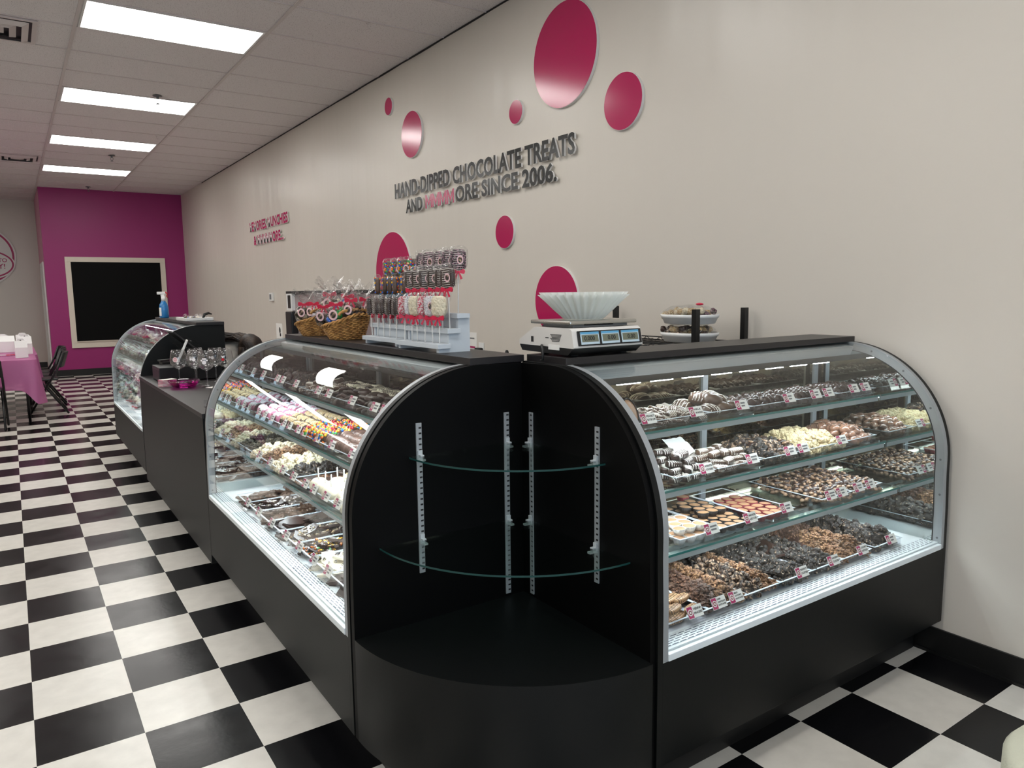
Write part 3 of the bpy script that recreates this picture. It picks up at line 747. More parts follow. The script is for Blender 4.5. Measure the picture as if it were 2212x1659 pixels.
def finger(mats, lx=0.072, ly=0.032, lz=0.017, stripes=8, r=0.0011, slant=0.25):
    b = MB(); rbox(b, lx, ly, lz, 0)
    for i in range(stripes):
        x_ = -lx/2+lx*(i+0.7)/(stripes+0.4); s = slant*ly/2
        ex = math.sqrt(max(0.0, 1-(2*abs(x_)/lx)**4))
        h = ly/2*ex
        b.tube([(x_-s, -h-0.0004, lz*0.35), (x_-s*0.8, -h*0.82, lz*0.93), (x_-s*0.3, -h*0.3, lz+0.0006), (x_+s*0.3, h*0.3, lz+0.0006), (x_+s*0.8, h*0.82, lz*0.93), (x_+s, h+0.0004, lz*0.35)], r, 5, 1)
    return b.mesh('finger_cookie', mats)
protos('finger_tan', simple('finger_cookie', lambda i: finger([mat('tan_milk_chocolate', '#a98462', 0.4, var=0.1), 'ddrizzle'])), 1)
protos('finger_dark', simple('striped_cookie', lambda i: finger(['dark', 'drizzle'], 0.062, 0.036, 0.02, 6, 0.0014, 0.5)), 1)
protos('finger_milk', simple('striped_cookie', lambda i: finger(['milk', 'drizzle'], 0.062, 0.034, 0.02, 9, 0.0012, 0.1)), 1)
def disc(mats, r=0.024, h=0.013, stripes=5, rr=0.001):
    b = MB(); b.lathe([(0, 0), (r*0.85, 0), (r, h*0.25), (r, h*0.7), (r*0.88, h), (0, h)], 18)
    for i in range(stripes):
        y_ = -r+2*r*(i+0.8)/(stripes+0.6); e = math.sqrt(max(0, r*r-y_*y_))
        b.tube([(-e, y_, h*0.5), (-e*0.8, y_, h+0.0003), (0, y_+0.001, h+0.0006), (e*0.8, y_, h+0.0003), (e, y_, h*0.5)], rr, 5, 1)
    return b.mesh('round_cookie', mats)
protos('disc_dark', simple('round_dipped_cookie', lambda i: disc(['dark', 'drizzle'], stripes=0)), 1)
protos('disc_striped', simple('round_dipped_cookie', lambda i: disc(['milk', 'drizzle'])), 1)
protos('disc_white', simple('round_dipped_cookie', lambda i: disc(['wchoc', 'ddrizzle'])), 1)
protos('wafer', simple('dipped_wafer', lambda i: disc(['milk', 'drizzle'], 0.019, 0.010, 6, 0.0008)), 1)
def dome(i):
    b = MB(); r = 0.037
    b.ball((0, 0, 0.016), r, 18, 10, 0, (1, 0.95, 0.62), i, 0.12)
    if i < 2:
        for k in range(6):
            y_ = -r*0.7+r*1.4*k/5; pts = []
            for j in range(9):
                a = PI*j/8; e = math.sqrt(max(0.01, 1-(y_/r)**2)); pts.append((r*e*1.02*math.cos(a), y_*0.95+0.003*math.sin(3*a), 0.016+r*e*0.63*math.sin(a)))
            b.tube(pts, 0.0013, 5, 1)
    return b.mesh('large_dome', ['milk', 'drizzle'])
protos('dome', simple('dome_shaped_cookie', dome), 3)
def cordial(i):
    b = MB()
    b.lathe([(0, 0), (0.016, 0), (0.0175, 0.004), (0.016, 0.013), (0.009, 0.019), (0.003, 0.022), (0, 0.0225)], 14, 0, fl=lambda a, j: 1+0.05*math.sin(3*a+j))
    if i: b.tube([(0.010*math.cos(t*0.9), 0.010*math.sin(t*0.9), 0.015+0.001*t) for t in range(8)], 0.0014, 5, 1)
    return b.mesh('cordial', ['dark', 'dark'])
protos('cordial', simple('chocolate_cordial', cordial), 2)
def shell(i):
    b = MB()
    b.ball((0, 0, 0.014), 0.022, 12, 7, 0, (1.1, 0.8, 0.75), i, 0.15)
    for k in range(5): b.tube([(0.02*math.cos(a)*1.1, -0.012+0.006*k, 0.014+0.0165*math.sin(a)) for a in [0.5, 1.1, 1.6, 2.1, 2.6]], 0.0009, 4, 0)
    return b.mesh('glossy_shell', ['glossmilk'])
M['glossmilk'] = mat('glossy_milk_chocolate', '#8a6450', 0.14, var=0.25, coat=0.5)
protos('shell', simple('glossy_chocolate_bonbon', shell), 2)
def cup(mt):
    def f(i):
        b = MB(); b.lathe([(0.0, 0), (0.0145, 0), (0.0215, 0.021), (0.0205, 0.021), (0.0205, 0.018)], 48, 0, fl=lambda a, j: 1+(0.035*math.sin(16*a) if j in (1, 2) else 0))
        o = b.obj('peanut_butter_cup', mt)
        MB().lathe([(0.0, 0.0205), (0.012, 0.0205), (0.0185, 0.0198), (0.0202, 0.0185)], 24).obj('filling', 'pb', o)
        return o
    return f
protos('cup_w', cup('cupw'), 1); protos('cup_b', cup('cupb'), 1); protos('cup_r', cup('cupr'), 1)
def bark(i, mats, lump=8, th=0.009, s=0.036, angular=False):
    q = random.Random(300+i); n = q.randint(5, 7); pts = []
    for k in range(n):
        a = 2*PI*k/n+q.uniform(-.25, .25); r_ = s*q.uniform(0.7, 1.15); pts.append((r_*math.cos(a)*1.25, r_*math.sin(a)*0.8))
    b = MB(); b.prism(pts, 0, th, 'z', 0)
    for k in range(lump):
        b.ball((q.uniform(-s, s)*0.8, q.uniform(-s, s)*0.5, th), 0.006*q.uniform(0.7, 1.3), 6, 4, 1+q.randrange(len(mats)-1), (1.2, 1, 0.7), k, 0.3)
    return b.mesh('bark', mats, 0.0012, 1)
protos('bark_milk', simple('chocolate_bark_piece', lambda i: bark(i, ['milk', 'milk'])), 3)
protos('bark_mint', simple('chocolate_bark_piece', lambda i: bark(10+i, ['dark', 'c_wht', 'wchoc'], 12)), 3)
protos('bark_nut', simple('chocolate_bark_piece', lambda i: bark(20+i, ['milk', 'nut', 'spr_tan'], 12)), 3)
protos('bark_plain', simple('chocolate_bark_piece', lambda i: bark(30+i, ['dark', 'dark'], 0, 0.008, 0.045)), 3)
protos('bark_popcorn', simple('chocolate_bark_piece', lambda i: bark(40+i, ['dark', 'cl_white', 'spr_tan'], 16, 0.01, 0.042)), 3)
protos('bark_candy', simple('chocolate_bark_piece', lambda i: bark(50+i, ['darkchip', 'c_yel', 'c_grn', 'c_wht', 'c_org', 'c_red'], 14)) if False else simple('chocolate_bark_piece', lambda i: bark(50+i, ['dark', 'c_yel', 'c_grn', 'c_wht', 'c_org'], 14)), 3)
protos('bark_white', simple('chocolate_bark_piece', lambda i: bark(60+i, ['wchoc', 'cl_green'], 5, 0.008, 0.042)), 3)
def standing(lo, hi, balls=False, drz=False):
    def f(i):
        q = random.Random(i+5); b = MB(); R_, H = 0.027, 0.0205; n = 20
        pr = [(0.0, -H/2), (R_*0.8, -H/2), (R_*0.97, -H*0.33), (R_, 0), (R_*0.97, H*0.33), (R_*0.8, H/2), (0.0, H/2)]
        b.T = Matrix.Rotation(PI/2, 4, 'Y'); b.lathe(pr, n, 0, fl=lambda a, j: 1+0.02*math.sin(5*a+j)); b.T = Matrix()
        for k, fc in enumerate(b.f):
            if sum(b.v[j][2] for j in fc)/len(fc) > 0.013: b.mi[k] = 1
        if balls:
            for k in range(34):
                a = q.uniform(-0.9, PI+0.9) if k < 26 else q.uniform(0, 2*PI)
                b.ball((q.uniform(-.5, .5)*H*1.1, R_*math.cos(a), R_*math.sin(a)), 0.0058, 7, 4, 2+q.randrange(5), (1, 1, 1))
        if drz:
            for k in range(3): b.tube([(-0.006+0.006*k+0.002*math.sin(3*a), R_*1.01*math.cos(a), R_*1.01*math.sin(a)) for a in [j*PI/8 for j in range(9)]], 0.0014, 5, 1)
        return meshobj('standing_dipped_cookie', b.mesh('cookie', [lo, hi]+(['c_yel', 'c_org', 'c_blue', 'c_grn', 'c_red'] if balls else [])))
    return f
M['pinkchoc'] = mat('pink_chocolate', '#d07f9c', 0.4, var=0.1, bump=0.2); M['browncoat'] = mat('soft_milk_chocolate', '#7b6055', 0.3, var=0.15, coat=0.2)
protos('st_pink', standing('pinkchoc', 'spr_white'), 1); protos('st_tan', standing('milk', 'spr_tan'), 1)
protos('st_mm', standing('milk', 'milk', True), 3); protos('st_brown', standing('browncoat', 'browncoat', drz=True), 1)
def apple(mt, mt2=None):
    def f(i):
        b = MB(); b.lathe([(0, 0.003), (0.02, 0.0), (0.033, 0.012), (0.038, 0.03), (0.035, 0.048), (0.022, 0.06), (0.008, 0.058), (0, 0.055)], 20, 0, fl=lambda a, j: 1+0.03*math.sin(3*a+i))
        o = b.obj('dipped_apple', mt)
        MB().tube([(0, 0, 0.05), (0.001, 0, 0.105)], 0.0028, 8).obj('stick', 'stick', o)
        return o
    return f
protos('apple_w', apple('wchoc'), 1); protos('apple_t', apple('cl_yel'), 1)
def graham(i):
    b = MB(); b.box(-0.028, -0.028, 0, 0.028, 0.028, 0.011); return b.mesh('square', ['dark' if i else 'glossmilk'], 0.003)
protos('square', simple('square_dipped_cracker', graham), 2)
def pstick(i):
    b = MB(); b.ball((0, 0, 0.009), 0.009, 8, 6, 0, (3.6, 1, 0.9), i, 0.25); return b.mesh('stick_candy', 'milk')
protos('pstick', simple('chocolate_covered_stick', pstick), 2)
def swirl(i):
    b = MB(); b.ball((0, 0, 0.022), 0.026, 12, 8, 0, (1, 1, 0.9), i, 0.1)
    b.tube([(0.024*math.cos(k*0.8)*(1-k/22), 0.024*math.sin(k*0.8)*(1-k/22), 0.022+0.024*(k/18)) for k in range(18)], 0.0022, 5, 1)
    return b.mesh('swirl', ['wchoc', 'drizzle'])
protos('swirl', simple('drizzled_white_ball', swirl), 2)

# ---- acrylic trays and price cards
_traym = {}
def tray(cs, u0, u1, d0, d1, z, label, grp, h=0.028):
    k = (round(u1-u0, 3), round(d1-d0, 3), h)
    if k not in _traym:
        w, l = k[0], k[1]; t_ = 0.0025; b = MB()
        b.box(0, 0, 0, w, l, t_).box(0, 0, t_, w, t_, h-0.0015).box(0, l-t_, t_, w, l, h-0.0015).box(0, t_, t_, t_, l-t_, h-0.0015).box(w-t_, t_, t_, w, l-t_, h-0.0015)
        e = 0.0012
        b.box(-0.003, -0.003, h-0.0015, w+0.003, t_, h, 1).box(-0.003, l-t_, h-0.0015, w+0.003, l+0.003, h, 1).box(-0.003, t_, h-0.0015, t_, l-t_, h, 1).box(w-t_, t_, h-0.0015, w+0.003, l-t_, h, 1)
        _traym[k] = b.mesh('tray', ['acryl', 'acryledge'])
    o = meshobj('acrylic_tray', _traym[k]); o.location = MTX[cs]@Vector((u0, d0, z+0.0005)); o.rotation_euler = (0, 0, RZ[cs])
    return tag(o, label, 'tray', grp)
_card = {}
def card(cs, u, d, z, lines, label, w=0.062):
    if 'c' not in _card:
        b = MB(); b.box(0, -0.0006, 0, w, 0.0006, 0.036); b.box(0.0, 0.0008, -0.012, w, 0.0016, 0.036)
        _card['c'] = MB().box(0, -0.0006, 0, w, 0.0006, 0.034).mesh('card', 'paper')
        b = MB(); b.box(0.001, -0.0010, 0.001, 0.022, -0.0006, 0.033, 0)
        n = 18
        for rr, y_, m_ in ((0.0092, -0.0012, 1), (0.0066, -0.0014, 2), (0.003, -0.0016, 1)):
            vs = [(0.0115+rr*math.cos(2*PI*k/n), y_, 0.017+rr*math.sin(2*PI*k/n)) for k in range(n)]; b.add(vs, [tuple(range(n))], m_)
        _card['l'] = b.mesh('logo', ['magenta', 'paper', mat('logo_brown', '#8a4a4e', 0.6)])
        _card['h'] = MB().box(-0.001, 0.0008, -0.016, w+0.001, 0.0022, 0.033).box(-0.001, -0.012, -0.016, w+0.001, 0.0022, -0.0145).mesh('holder', 'acryl')
    o = meshobj('price_card', _card['c']); o.matrix_world = MTX[cs]@Matrix.Translation((u, d, z))@Matrix.Rotation(-0.5, 4, 'X')
    o.location = (MTX[cs]@Vector((u, d, z)))
    meshobj('logo_panel', _card['l'], o); meshobj('holder_clip', _card['h'], o)
    if lines:
        n = len(lines)
        for i, s_ in enumerate(lines):
            sz = 0.0088 if n < 3 else 0.0066
            me = text_mesh(s_, sz, 0.0001, 'ink', bold=0.00025, width=min(0.034, 0.0058*len(s_)*(sz/0.0088)))
            meshobj('lettering', me, o, (0.0255, -0.0009, 0.021-0.0115*i if n < 3 else 0.0245-0.0085*i), (PI/2, 0, 0))
    else:
        k = 'b%d' % RND.randrange(3)
        if k not in _card:
            b = MB(); ww = (0.026, 0.03, 0.022)[int(k[1])]
            b.box(0.026, -0.0010, 0.020, 0.026+ww, -0.0007, 0.0255).box(0.027, -0.0010, 0.010, 0.026+ww*0.85, -0.0007, 0.0155)
            _card[k] = b.mesh('print', 'greyink')
        meshobj('lettering', _card[k], o)
    return tag(o, label, 'price card', 'price cards in the display cases')

def put(cs, kinds, u, d, z, label, cat, grp, rot=None, scale=None, tilt=0.0):
    k = RND.choice(kinds) if isinstance(kinds, (list, tuple)) else kinds
    src = RND.choice(P[k])
    for c in P[k]:
        if not c.get('_used'): src = c; break
    rz = RND.uniform(0, 2*PI) if rot is None else rot
    o = use(src, MTX[cs]@Vector((u, d, z)), (RND.uniform(-tilt, tilt), RND.uniform(-tilt, tilt), RZ[cs]+rz), scale or RND.uniform(0.9, 1.12), label, cat, grp)
    if o.name.startswith('nut_cluster'):
        o.name = 'peanut_cluster' if 'peanut' in label else ('raisin_cluster' if 'raisin' in label else ('dark_chocolate_cluster' if label.startswith('dark cluster') else 'nut_cluster'))
    return o

def mound(cs, r, z, kinds, pitch, layers, label, cat, grp, rot=None, tilt=0.3, zstep=0.017, inset=0.02, rj=0.3, sc=None, zoned=None):
    u0, u1, d0, d1 = r
    for l in range(layers):
        ins = inset+l*pitch*0.42
        nu = max(1, int(round((u1-u0-2*ins)/pitch))+1); nd = max(1, int(round((d1-d0-2*ins)/pitch))+1)
        for i in range(nu):
            for j in range(nd):
                # the lowest layer only shows at the rim once others cover it
                if layers > 1 and l == 0 and 0 < i < nu-1 and 0 < j < nd-1: continue
                uu = (u0+u1)/2 if nu == 1 else u0+ins+(u1-u0-2*ins)*i/(nu-1)
                dd = (d0+d1)/2 if nd == 1 else d0+ins+(d1-d0-2*ins)*j/(nd-1)
                kk = zoned(i/(max(1, nu-1)), j/(max(1, nd-1))) if zoned else kinds
                put(cs, kk, uu+RND.uniform(-1, 1)*pitch*0.14, dd+RND.uniform(-1, 1)*pitch*0.14, z+0.004+l*zstep+RND.uniform(0, 0.004), label, cat, grp, None if rot is None else rot+RND.uniform(-rj, rj), sc and RND.uniform(*sc), tilt)

DK, S3, S2, S1 = 0.4757, 0.66, 0.835, 1.02
# ------------------------------ right case, bottom deck
RD = [(0.115, 0.287), (0.292, 0.465), (0.470, 0.632), (0.637, 0.803), (0.808, 0.985), (0.990, 1.165), (1.190, 1.373)]
nm = ['first', 'second', 'third', 'fourth', 'fifth', 'sixth', 'seventh']
for i, (a, b_) in enumerate(RD):
    tray('R', a, b_, 0.078, 0.46, DK, 'clear tray on the right bottom deck, %s from the corner unit' % nm[i], 'acrylic trays in the cases')
W = ', right case bottom deck'
for i in range(7):
    put('R', 'finger_tan', 0.205+0.01*RND.uniform(-1, 1)-0.03*(i % 2), 0.115+0.036*(i//2), DK+0.004+0.018*(1 if i > 3 else 0), 'tan finger cookie with thin dark stripes in the tray next to the corner unit', 'cookie', 'striped tan finger cookies', 0.35+RND.uniform(-.1, .1))
for i in range(10):
    put('R', 'finger_tan', 0.165+0.075*(i % 2), 0.10+0.04*(i//2), DK+0.022+0.018*(i % 3 == 0)+0.004, 'tan finger cookie with thin dark stripes in the tray next to the corner unit', 'cookie', 'striped tan finger cookies', 0.35+RND.uniform(-.1, .1))
mound('R', (0.115, 0.287, 0.29, 0.46), DK, 'hay_brown', 0.042, 3, 'dark brown coconut haystack heaped behind the tan finger cookies'+W, 'candy', 'haystacks behind the finger cookies')
mound('R', (0.292, 0.465, 0.08, 0.46), DK, ['hay_coco'], 0.043, 3, 'golden or dark haystack in the second tray from the corner unit'+W, 'candy', 'golden haystack tray', zoned=lambda x, y: 'hay_coco' if x > 0.4 and y < 0.75 else 'hay_brown')
mound('R', (0.470, 0.632, 0.08, 0.46), DK, ['nut_mix'], 0.046, 3, 'nutty cluster in the third tray from the corner unit'+W, 'candy', 'third tray of clusters', zoned=lambda x, y: 'nut_dark' if y > 0.7 else ('hay_coco' if x > 0.6 else 'nut_mix'))
mound('R', (0.637, 0.803, 0.08, 0.46), DK, ['nut_dark'], 0.046, 2, 'dark peanut cluster in the fourth tray from the corner unit'+W, 'candy', 'fourth tray of clusters')
mound('R', (0.808, 0.985, 0.08, 0.46), DK, ['nut_dark'], 0.046, 2, 'dark raisin cluster in the fifth tray from the corner unit'+W, 'candy', 'fifth tray of clusters')
mound('R', (0.990, 1.165, 0.08, 0.46), DK, ['hay_coco'], 0.043, 3, 'golden brown haystack in the sixth tray from the corner unit'+W, 'candy', 'sixth tray of haystacks', zoned=lambda x, y: 'hay_coco' if y < 0.55 else 'hay_brown')
mound('R', (1.190, 1.373, 0.08, 0.46), DK, ['nut_dark'], 0.045, 3, 'dark rough cluster in the last tray before the mirror'+W, 'candy', 'seventh tray of clusters')
mound('R', (0.80, 0.98, 0.20, 0.30), DK+0.02, ['bark_plain'], 0.08, 1, 'dark chocolate slab lying among the raisin clusters'+W, 'candy', 'slabs among the raisin clusters', tilt=0.5)
for (u, tx, l) in ((0.195, ['VIENNA', 'FINGERS'], 'price card reading VIENNA FINGERS'), (0.300, ['DARK', 'CHOCOLATE', 'HAYSTACKS'], 'left of two price cards in front of the golden haystacks, bottom deck'), (0.378, ['MILK', 'COCONUT', 'HAYSTACKS'], 'right of two price cards in front of the golden haystacks, bottom deck'), (0.712, ['PEANUT', 'CLUSTERS'], 'price card reading PEANUT CLUSTERS in front of the fourth bottom tray'), (0.892, ['RAISIN', 'CLUSTERS'], 'price card reading RAISIN CLUSTERS in front of the fifth bottom tray'), (1.070, ['COCONUT', 'HAYSTACKS'], 'price card in front of the sixth bottom tray of the right case'), (1.262, None, 'price card in front of the last bottom tray of the right case')):
    card('R', u, 0.066, DK+0.024, tx, l)
# ------------------------------ right case, third shelf down
tr3 = [(0.28, 0.465), (0.475, 0.668), (0.675, 0.850), (1.015, 1.205), (1.21, 1.41)]
n3 = ['holding white paper cups', 'holding dark paper cups', 'holding red paper cups', 'holding the left half of the nut turtles', 'holding the right half of the nut turtles']
for (a, b_), s_ in zip(tr3, n3): tray('R', a, b_, 0.185, 0.50, S3, 'clear tray %s, right case lowest shelf' % s_, 'acrylic trays in the cases')
def rows(cs, r, z, kind, px, pd, label, cat, grp, hide=0.0, rot=0.0, stag=True, tilt=0.05, lift=0.0, sc=(0.97, 1.03)):
    u0, u1, d0, d1 = r; j = 0; dd = d0
    while dd <= d1+1e-6:
        uu = u0+(px/2 if (stag and j % 2) else 0)
        while uu <= u1+1e-6:
            if RND.random() >= hide: put(cs, kind, uu+RND.uniform(-.002, .002), dd+RND.uniform(-.002, .002), z+0.003+RND.uniform(0, lift), label, cat, grp, rot+RND.uniform(-.1, .1), RND.uniform(*sc), tilt)
            uu += px
        dd += pd; j += 1
rows('R', (0.305, 0.44, 0.21, 0.47), S3, 'cup_w', 0.0435, 0.039, 'peanut butter cup in a white paper cup, bottom layer, right case lowest shelf', 'candy', 'peanut butter cups in white paper')
rows('R', (0.325, 0.425, 0.23, 0.33), S3+0.021, 'cup_w', 0.044, 0.039, 'peanut butter cup in white paper stacked on top of the others', 'candy', 'upper peanut butter cups in white paper')
rows('R', (0.498, 0.648, 0.21, 0.45), S3, 'cup_b', 0.0435, 0.039, 'tan-topped peanut butter cup in dark paper, right case lowest shelf', 'candy', 'peanut butter cups in dark paper')
rows('R', (0.515, 0.62, 0.30, 0.43), S3+0.021, 'cup_b', 0.044, 0.039, 'tan-topped cup in dark paper in the upper layer of its tray', 'candy', 'upper peanut butter cups in dark paper', 0.25)
rows('R', (0.698, 0.83, 0.21, 0.43), S3, 'cup_r', 0.0435, 0.039, 'tan-topped peanut butter cup in red paper, right case lowest shelf', 'candy', 'peanut butter cups in red paper')
put('R', 'cup_r', 0.60, 0.47, S3+0.024, 'single red paper cup at the back of the dark cups', 'candy', None)
mound('R', (1.015, 1.205, 0.19, 0.49), S3, ['turtle'], 0.047, 2, 'chocolate nut turtle in the left half of the big tray, right case lowest shelf', 'candy', 'left nut turtles', tilt=0.35)
mound('R', (1.21, 1.41, 0.19, 0.49), S3, ['turtle'], 0.047, 2, 'chocolate nut turtle in the right half of the big tray, right case lowest shelf', 'candy', 'right nut turtles', tilt=0.35)
for (u, l) in ((0.385, 'price card in front of the cups in white paper'), (0.575, 'price card in front of the cups in dark paper'), (0.768, 'price card in front of the cups in red paper'), (1.03, 'leftmost of four price cards in front of the nut turtles'), (1.10, 'second of four price cards in front of the nut turtles'), (1.21, 'third of four price cards in front of the nut turtles'), (1.29, 'rightmost of four price cards in front of the nut turtles')):
    card('R', u, 0.172, S3+0.024, (['PEANUT BUTTER', '& JELLY CUPS'] if 'dark paper' in l else None), l)
# ------------------------------ right case, middle shelf
tr2 = [(0.325, 0.507), (0.525, 0.745), (0.765, 1.00), (1.01, 1.26), (1.275, 1.465)]
for (a, b_), s_ in zip(tr2, ['holding dark striped cookies', 'holding milk striped cookies', 'holding dark and nutty clusters', 'holding pale crumb-coated clusters', 'holding glossy bonbons']): tray('R', a, b_, 0.248, 0.49, S2, 'clear tray %s, right case middle shelf' % s_, 'acrylic trays in the cases')
mound('R', (0.325, 0.507, 0.25, 0.47), S2, 'finger_dark', 0.046, 4, 'dark cookie with wavy white stripes, right case middle shelf', 'cookie', 'dark striped cookies', rot=0.3, rj=0.5, tilt=0.15, zstep=0.019, sc=(0.9, 1.0))
mound('R', (0.525, 0.745, 0.25, 0.44), S2, 'finger_milk', 0.05, 3, 'milk chocolate cookie with fine white stripes, right case middle shelf', 'cookie', 'milk striped cookies', rot=0.1, rj=0.6, tilt=0.2, zstep=0.019)
mound('R', (0.765, 1.00, 0.25, 0.49), S2, ['nut_mix', 'nut_dark', 'turtle'], 0.046, 3, 'dark or nutty cluster left of the pale crumb clusters, right case middle shelf', 'candy', 'clusters left of the pale ones')
mound('R', (1.01, 1.26, 0.25, 0.49), S2, ['yel_cl'], 0.046, 3, 'pale yellow crumb-coated cluster, right case middle shelf', 'candy', 'pale crumb-coated clusters')
mound('R', (1.275, 1.465, 0.25, 0.48), S2, ['shell'], 0.036, 3, 'glossy milk chocolate bonbon beside the mirror, right case middle shelf', 'candy', 'glossy bonbons by the mirror', tilt=0.5)
b = MB(); q = random.Random(4); n = 12
vs = [(0.13*(i/(n-1)-0.5), 0.10*(j/(n-1)-0.5), 0.035*j/(n-1)+0.006*noise.noise(Vector((i*0.5, j*0.5, 3)))) for j in range(n) for i in range(n)]
b.add(vs, [(j*n+i, j*n+i+1, (j+1)*n+i+1, (j+1)*n+i) for j in range(n-1) for i in range(n-1)], 0, True)
vs2 = [(v[0], v[1], v[2]-0.001) for v in vs]; b.add(vs2, [(j*n+i, (j+1)*n+i, (j+1)*n+i+1, j*n+i+1) for j in range(n-1) for i in range(n-1)], 0, True)
o = b.obj('tissue_paper', 'paper'); o.location = mR(0.54, 0.43, S2+0.045); o.rotation_euler = (0.3, 0.1, 0.2); tag(o, 'crumpled white tissue sheet behind the striped cookies, middle shelf', 'paper')
for (u, tx, l) in ((0.43, ['NUTTER BUTTER', 'COOKIES'], 'price card in front of the dark striped cookies'), (0.66, None, 'price card in front of the milk striped cookies'), (0.87, None, 'left of two price cards in front of the dark and nutty clusters'), (0.948, None, 'right of two price cards in front of the dark and nutty clusters'), (1.19, None, 'price card in front of the pale crumb-coated clusters')):
    card('R', u, 0.236, S2+0.024, tx, l)
# ------------------------------ right case, top shelf
tr1 = [(0.13, 0.257), (0.267, 0.505), (0.515, 0.715), (0.725, 0.976), (0.985, 1.233), (1.243, 1.485)]
for (a, b_), s_ in zip(tr1, ['with the tilted peanut butter cup', 'full of small striped wafers', 'with large dome cookies', 'full of dark cordials left of the middle', 'full of dark cordials in the middle', 'full of dark cordials beside the mirror']): tray('R', a, b_, 0.272, 0.47, S1, 'clear tray %s, right case top shelf' % s_, 'acrylic trays in the cases')
o = put('R', 'cup_b', 0.175, 0.345, S1+0.040, 'giant peanut butter cup tipped on its side beside the corner unit, top shelf', 'candy', None, 0, 2.1)
o.rotation_euler = (1.15, 0.2, 0.3)
mound('R', (0.267, 0.505, 0.275, 0.47), S1, 'wafer', 0.032, 3, 'small milk chocolate wafer with pale stripes, right case top shelf', 'cookie', 'small striped wafers', tilt=0.5, zstep=0.010)
mound('R', (0.525, 0.705, 0.29, 0.46), S1, 'dome', 0.072, 2, 'large dome cookie, some with white drizzle, right case top shelf', 'cookie', 'large dome cookies', tilt=0.15, zstep=0.028, inset=0.035)
for k, (a, b_) in enumerate(tr1[3:]):
    mound('R', (a, b_, 0.275, 0.46), S1, 'cordial', 0.034, 2, 'dark chocolate cordial in the %s tray of cordials, right case top shelf' % ['left', 'middle', 'right'][k], 'candy', ['left cordials', 'middle cordials', 'right cordials'][k], tilt=0.15, zstep=0.016, sc=(1.0, 1.15))
for (u, tx, l) in ((0.192, ['PEANUT', 'BUTTER CUPS'], 'price card reading PEANUT BUTTER CUPS beside the corner unit, top shelf'), (0.405, ['NILLA', 'WAFERS'], 'price card reading NILLA WAFERS, top shelf'), (0.63, None, 'price card in front of the large dome cookies'), (0.89, None, 'price card in front of the left cordials'), (1.05, None, 'left of two price cards in front of the middle cordials'), (1.13, None, 'right of two price cards in front of the middle cordials'), (1.30, None, 'left of two price cards by the mirror end of the top shelf, right case'), (1.38, None, 'right of two price cards by the mirror end of the top shelf, right case')):
    card('R', u, 0.262, S1+0.024, tx, l)

# ------------------------------ middle case
LD = [(0.25, 0.41), (0.42, 0.58), (0.59, 0.75), (0.76, 0.91), (0.92, 1.09), (1.10, 1.27), (1.28, 1.46), (1.47, 1.66)]
BK = [('bark_milk', 'milk brown bark'), ('bark_mint', 'dark bark with white bits'), ('bark_milk', 'pale brown bark'), ('bark_plain', 'plain dark bark slabs'), ('bark_popcorn', 'dark bark with cream crumbs'), ('bark_candy', 'dark bark with coloured candies'), ('bark_white', 'white bark'), ('bark_plain', 'dark bark nearest the corner unit')]
for (a, b_), (k, s_) in zip(LD, BK):
    tray('L', a, b_, 0.085, 0.46, DK, 'clear tray of %s, middle case bottom deck' % s_, 'acrylic trays in the cases')
    mound('L', (a, b_, 0.085, 0.46), DK, k, 0.062, 3, 'piece of %s in its tray, middle case bottom deck' % s_, 'candy', s_+' pieces', tilt=0.35, zstep=0.012, inset=0.03)
S3K = [((0.06, 0.17), 'green_cl', 'dark olive cluster'), ((0.18, 0.30), 'white_cl', 'white cluster left of the haystacks'), ((0.31, 0.48), 'hay_coco', 'brown haystack'), ((0.49, 0.67), 'white_cl', 'white cluster right of the haystacks'), ((0.68, 0.81), 'nut_dark', 'dark cluster by the squares'), ((0.82, 0.98), 'square', 'square dipped cracker'), ((0.99, 1.24), 'apple_w', 'dipped apple'), ((1.25, 1.42), 'swirl', 'drizzled white ball'), ((1.43, 1.61), 'nut_dark', 'dark cluster right of the drizzled balls'), ((1.62, 1.80), 'nut_mix', 'brown cluster nearest the corner unit')]
for (a, b_), k, s_ in S3K:
    tray('L', a, b_, 0.18, 0.49, S3, 'clear tray under the %s, middle case lowest shelf' % (s_ if 'apple' not in s_ else s_+'s'), 'acrylic trays in the cases')
    lab = s_+', middle case lowest shelf'
    if k.startswith('apple'):
        rows('L', (a+0.035, b_-0.03, 0.215, 0.30), S3, 'apple_w', 0.068, 0.066, 'white dipped apple on a stick, middle case lowest shelf', 'candy apple', 'white dipped apples')
        rows('L', (a+0.035, b_-0.03, 0.35, 0.43), S3, 'apple_t', 0.068, 0.066, 'tan crumbed apple on a stick, middle case lowest shelf', 'candy apple', 'tan dipped apples')
    elif k == 'square':
        mound('L', (a, b_, 0.18, 0.40), S3, 'square', 0.058, 2, lab, 'cookie', 'square crackers', rot=0, rj=0.2, tilt=0.08, zstep=0.013, inset=0.03)
        mound('L', (a, b_, 0.36, 0.49), S3+0.01, 'pstick', 0.04, 2, 'brown chocolate-covered stick behind the square crackers', 'candy', 'chocolate-covered sticks', rot=0.3, tilt=0.2)
    else: mound('L', (a, b_, 0.18, 0.49), S3, k, 0.048, 3, lab, 'candy', s_+'s')
S2K = [((0.06, 0.20), 'st_pink', 'pink and white at the far end'), ((0.21, 0.31), 'st_pink', 'pink and white second'), ((0.32, 0.43), 'st_pink', 'pink and white near the toffee ones'), ((0.44, 0.77), 'st_tan', 'toffee-crumbed'), ((0.78, 1.03), 'st_mm', 'candy-studded'), ((1.04, 1.40), 'st_brown', 'plain milk chocolate'), ((1.41, 1.80), 'st_brown', 'striped-looking nearest milk chocolate')]
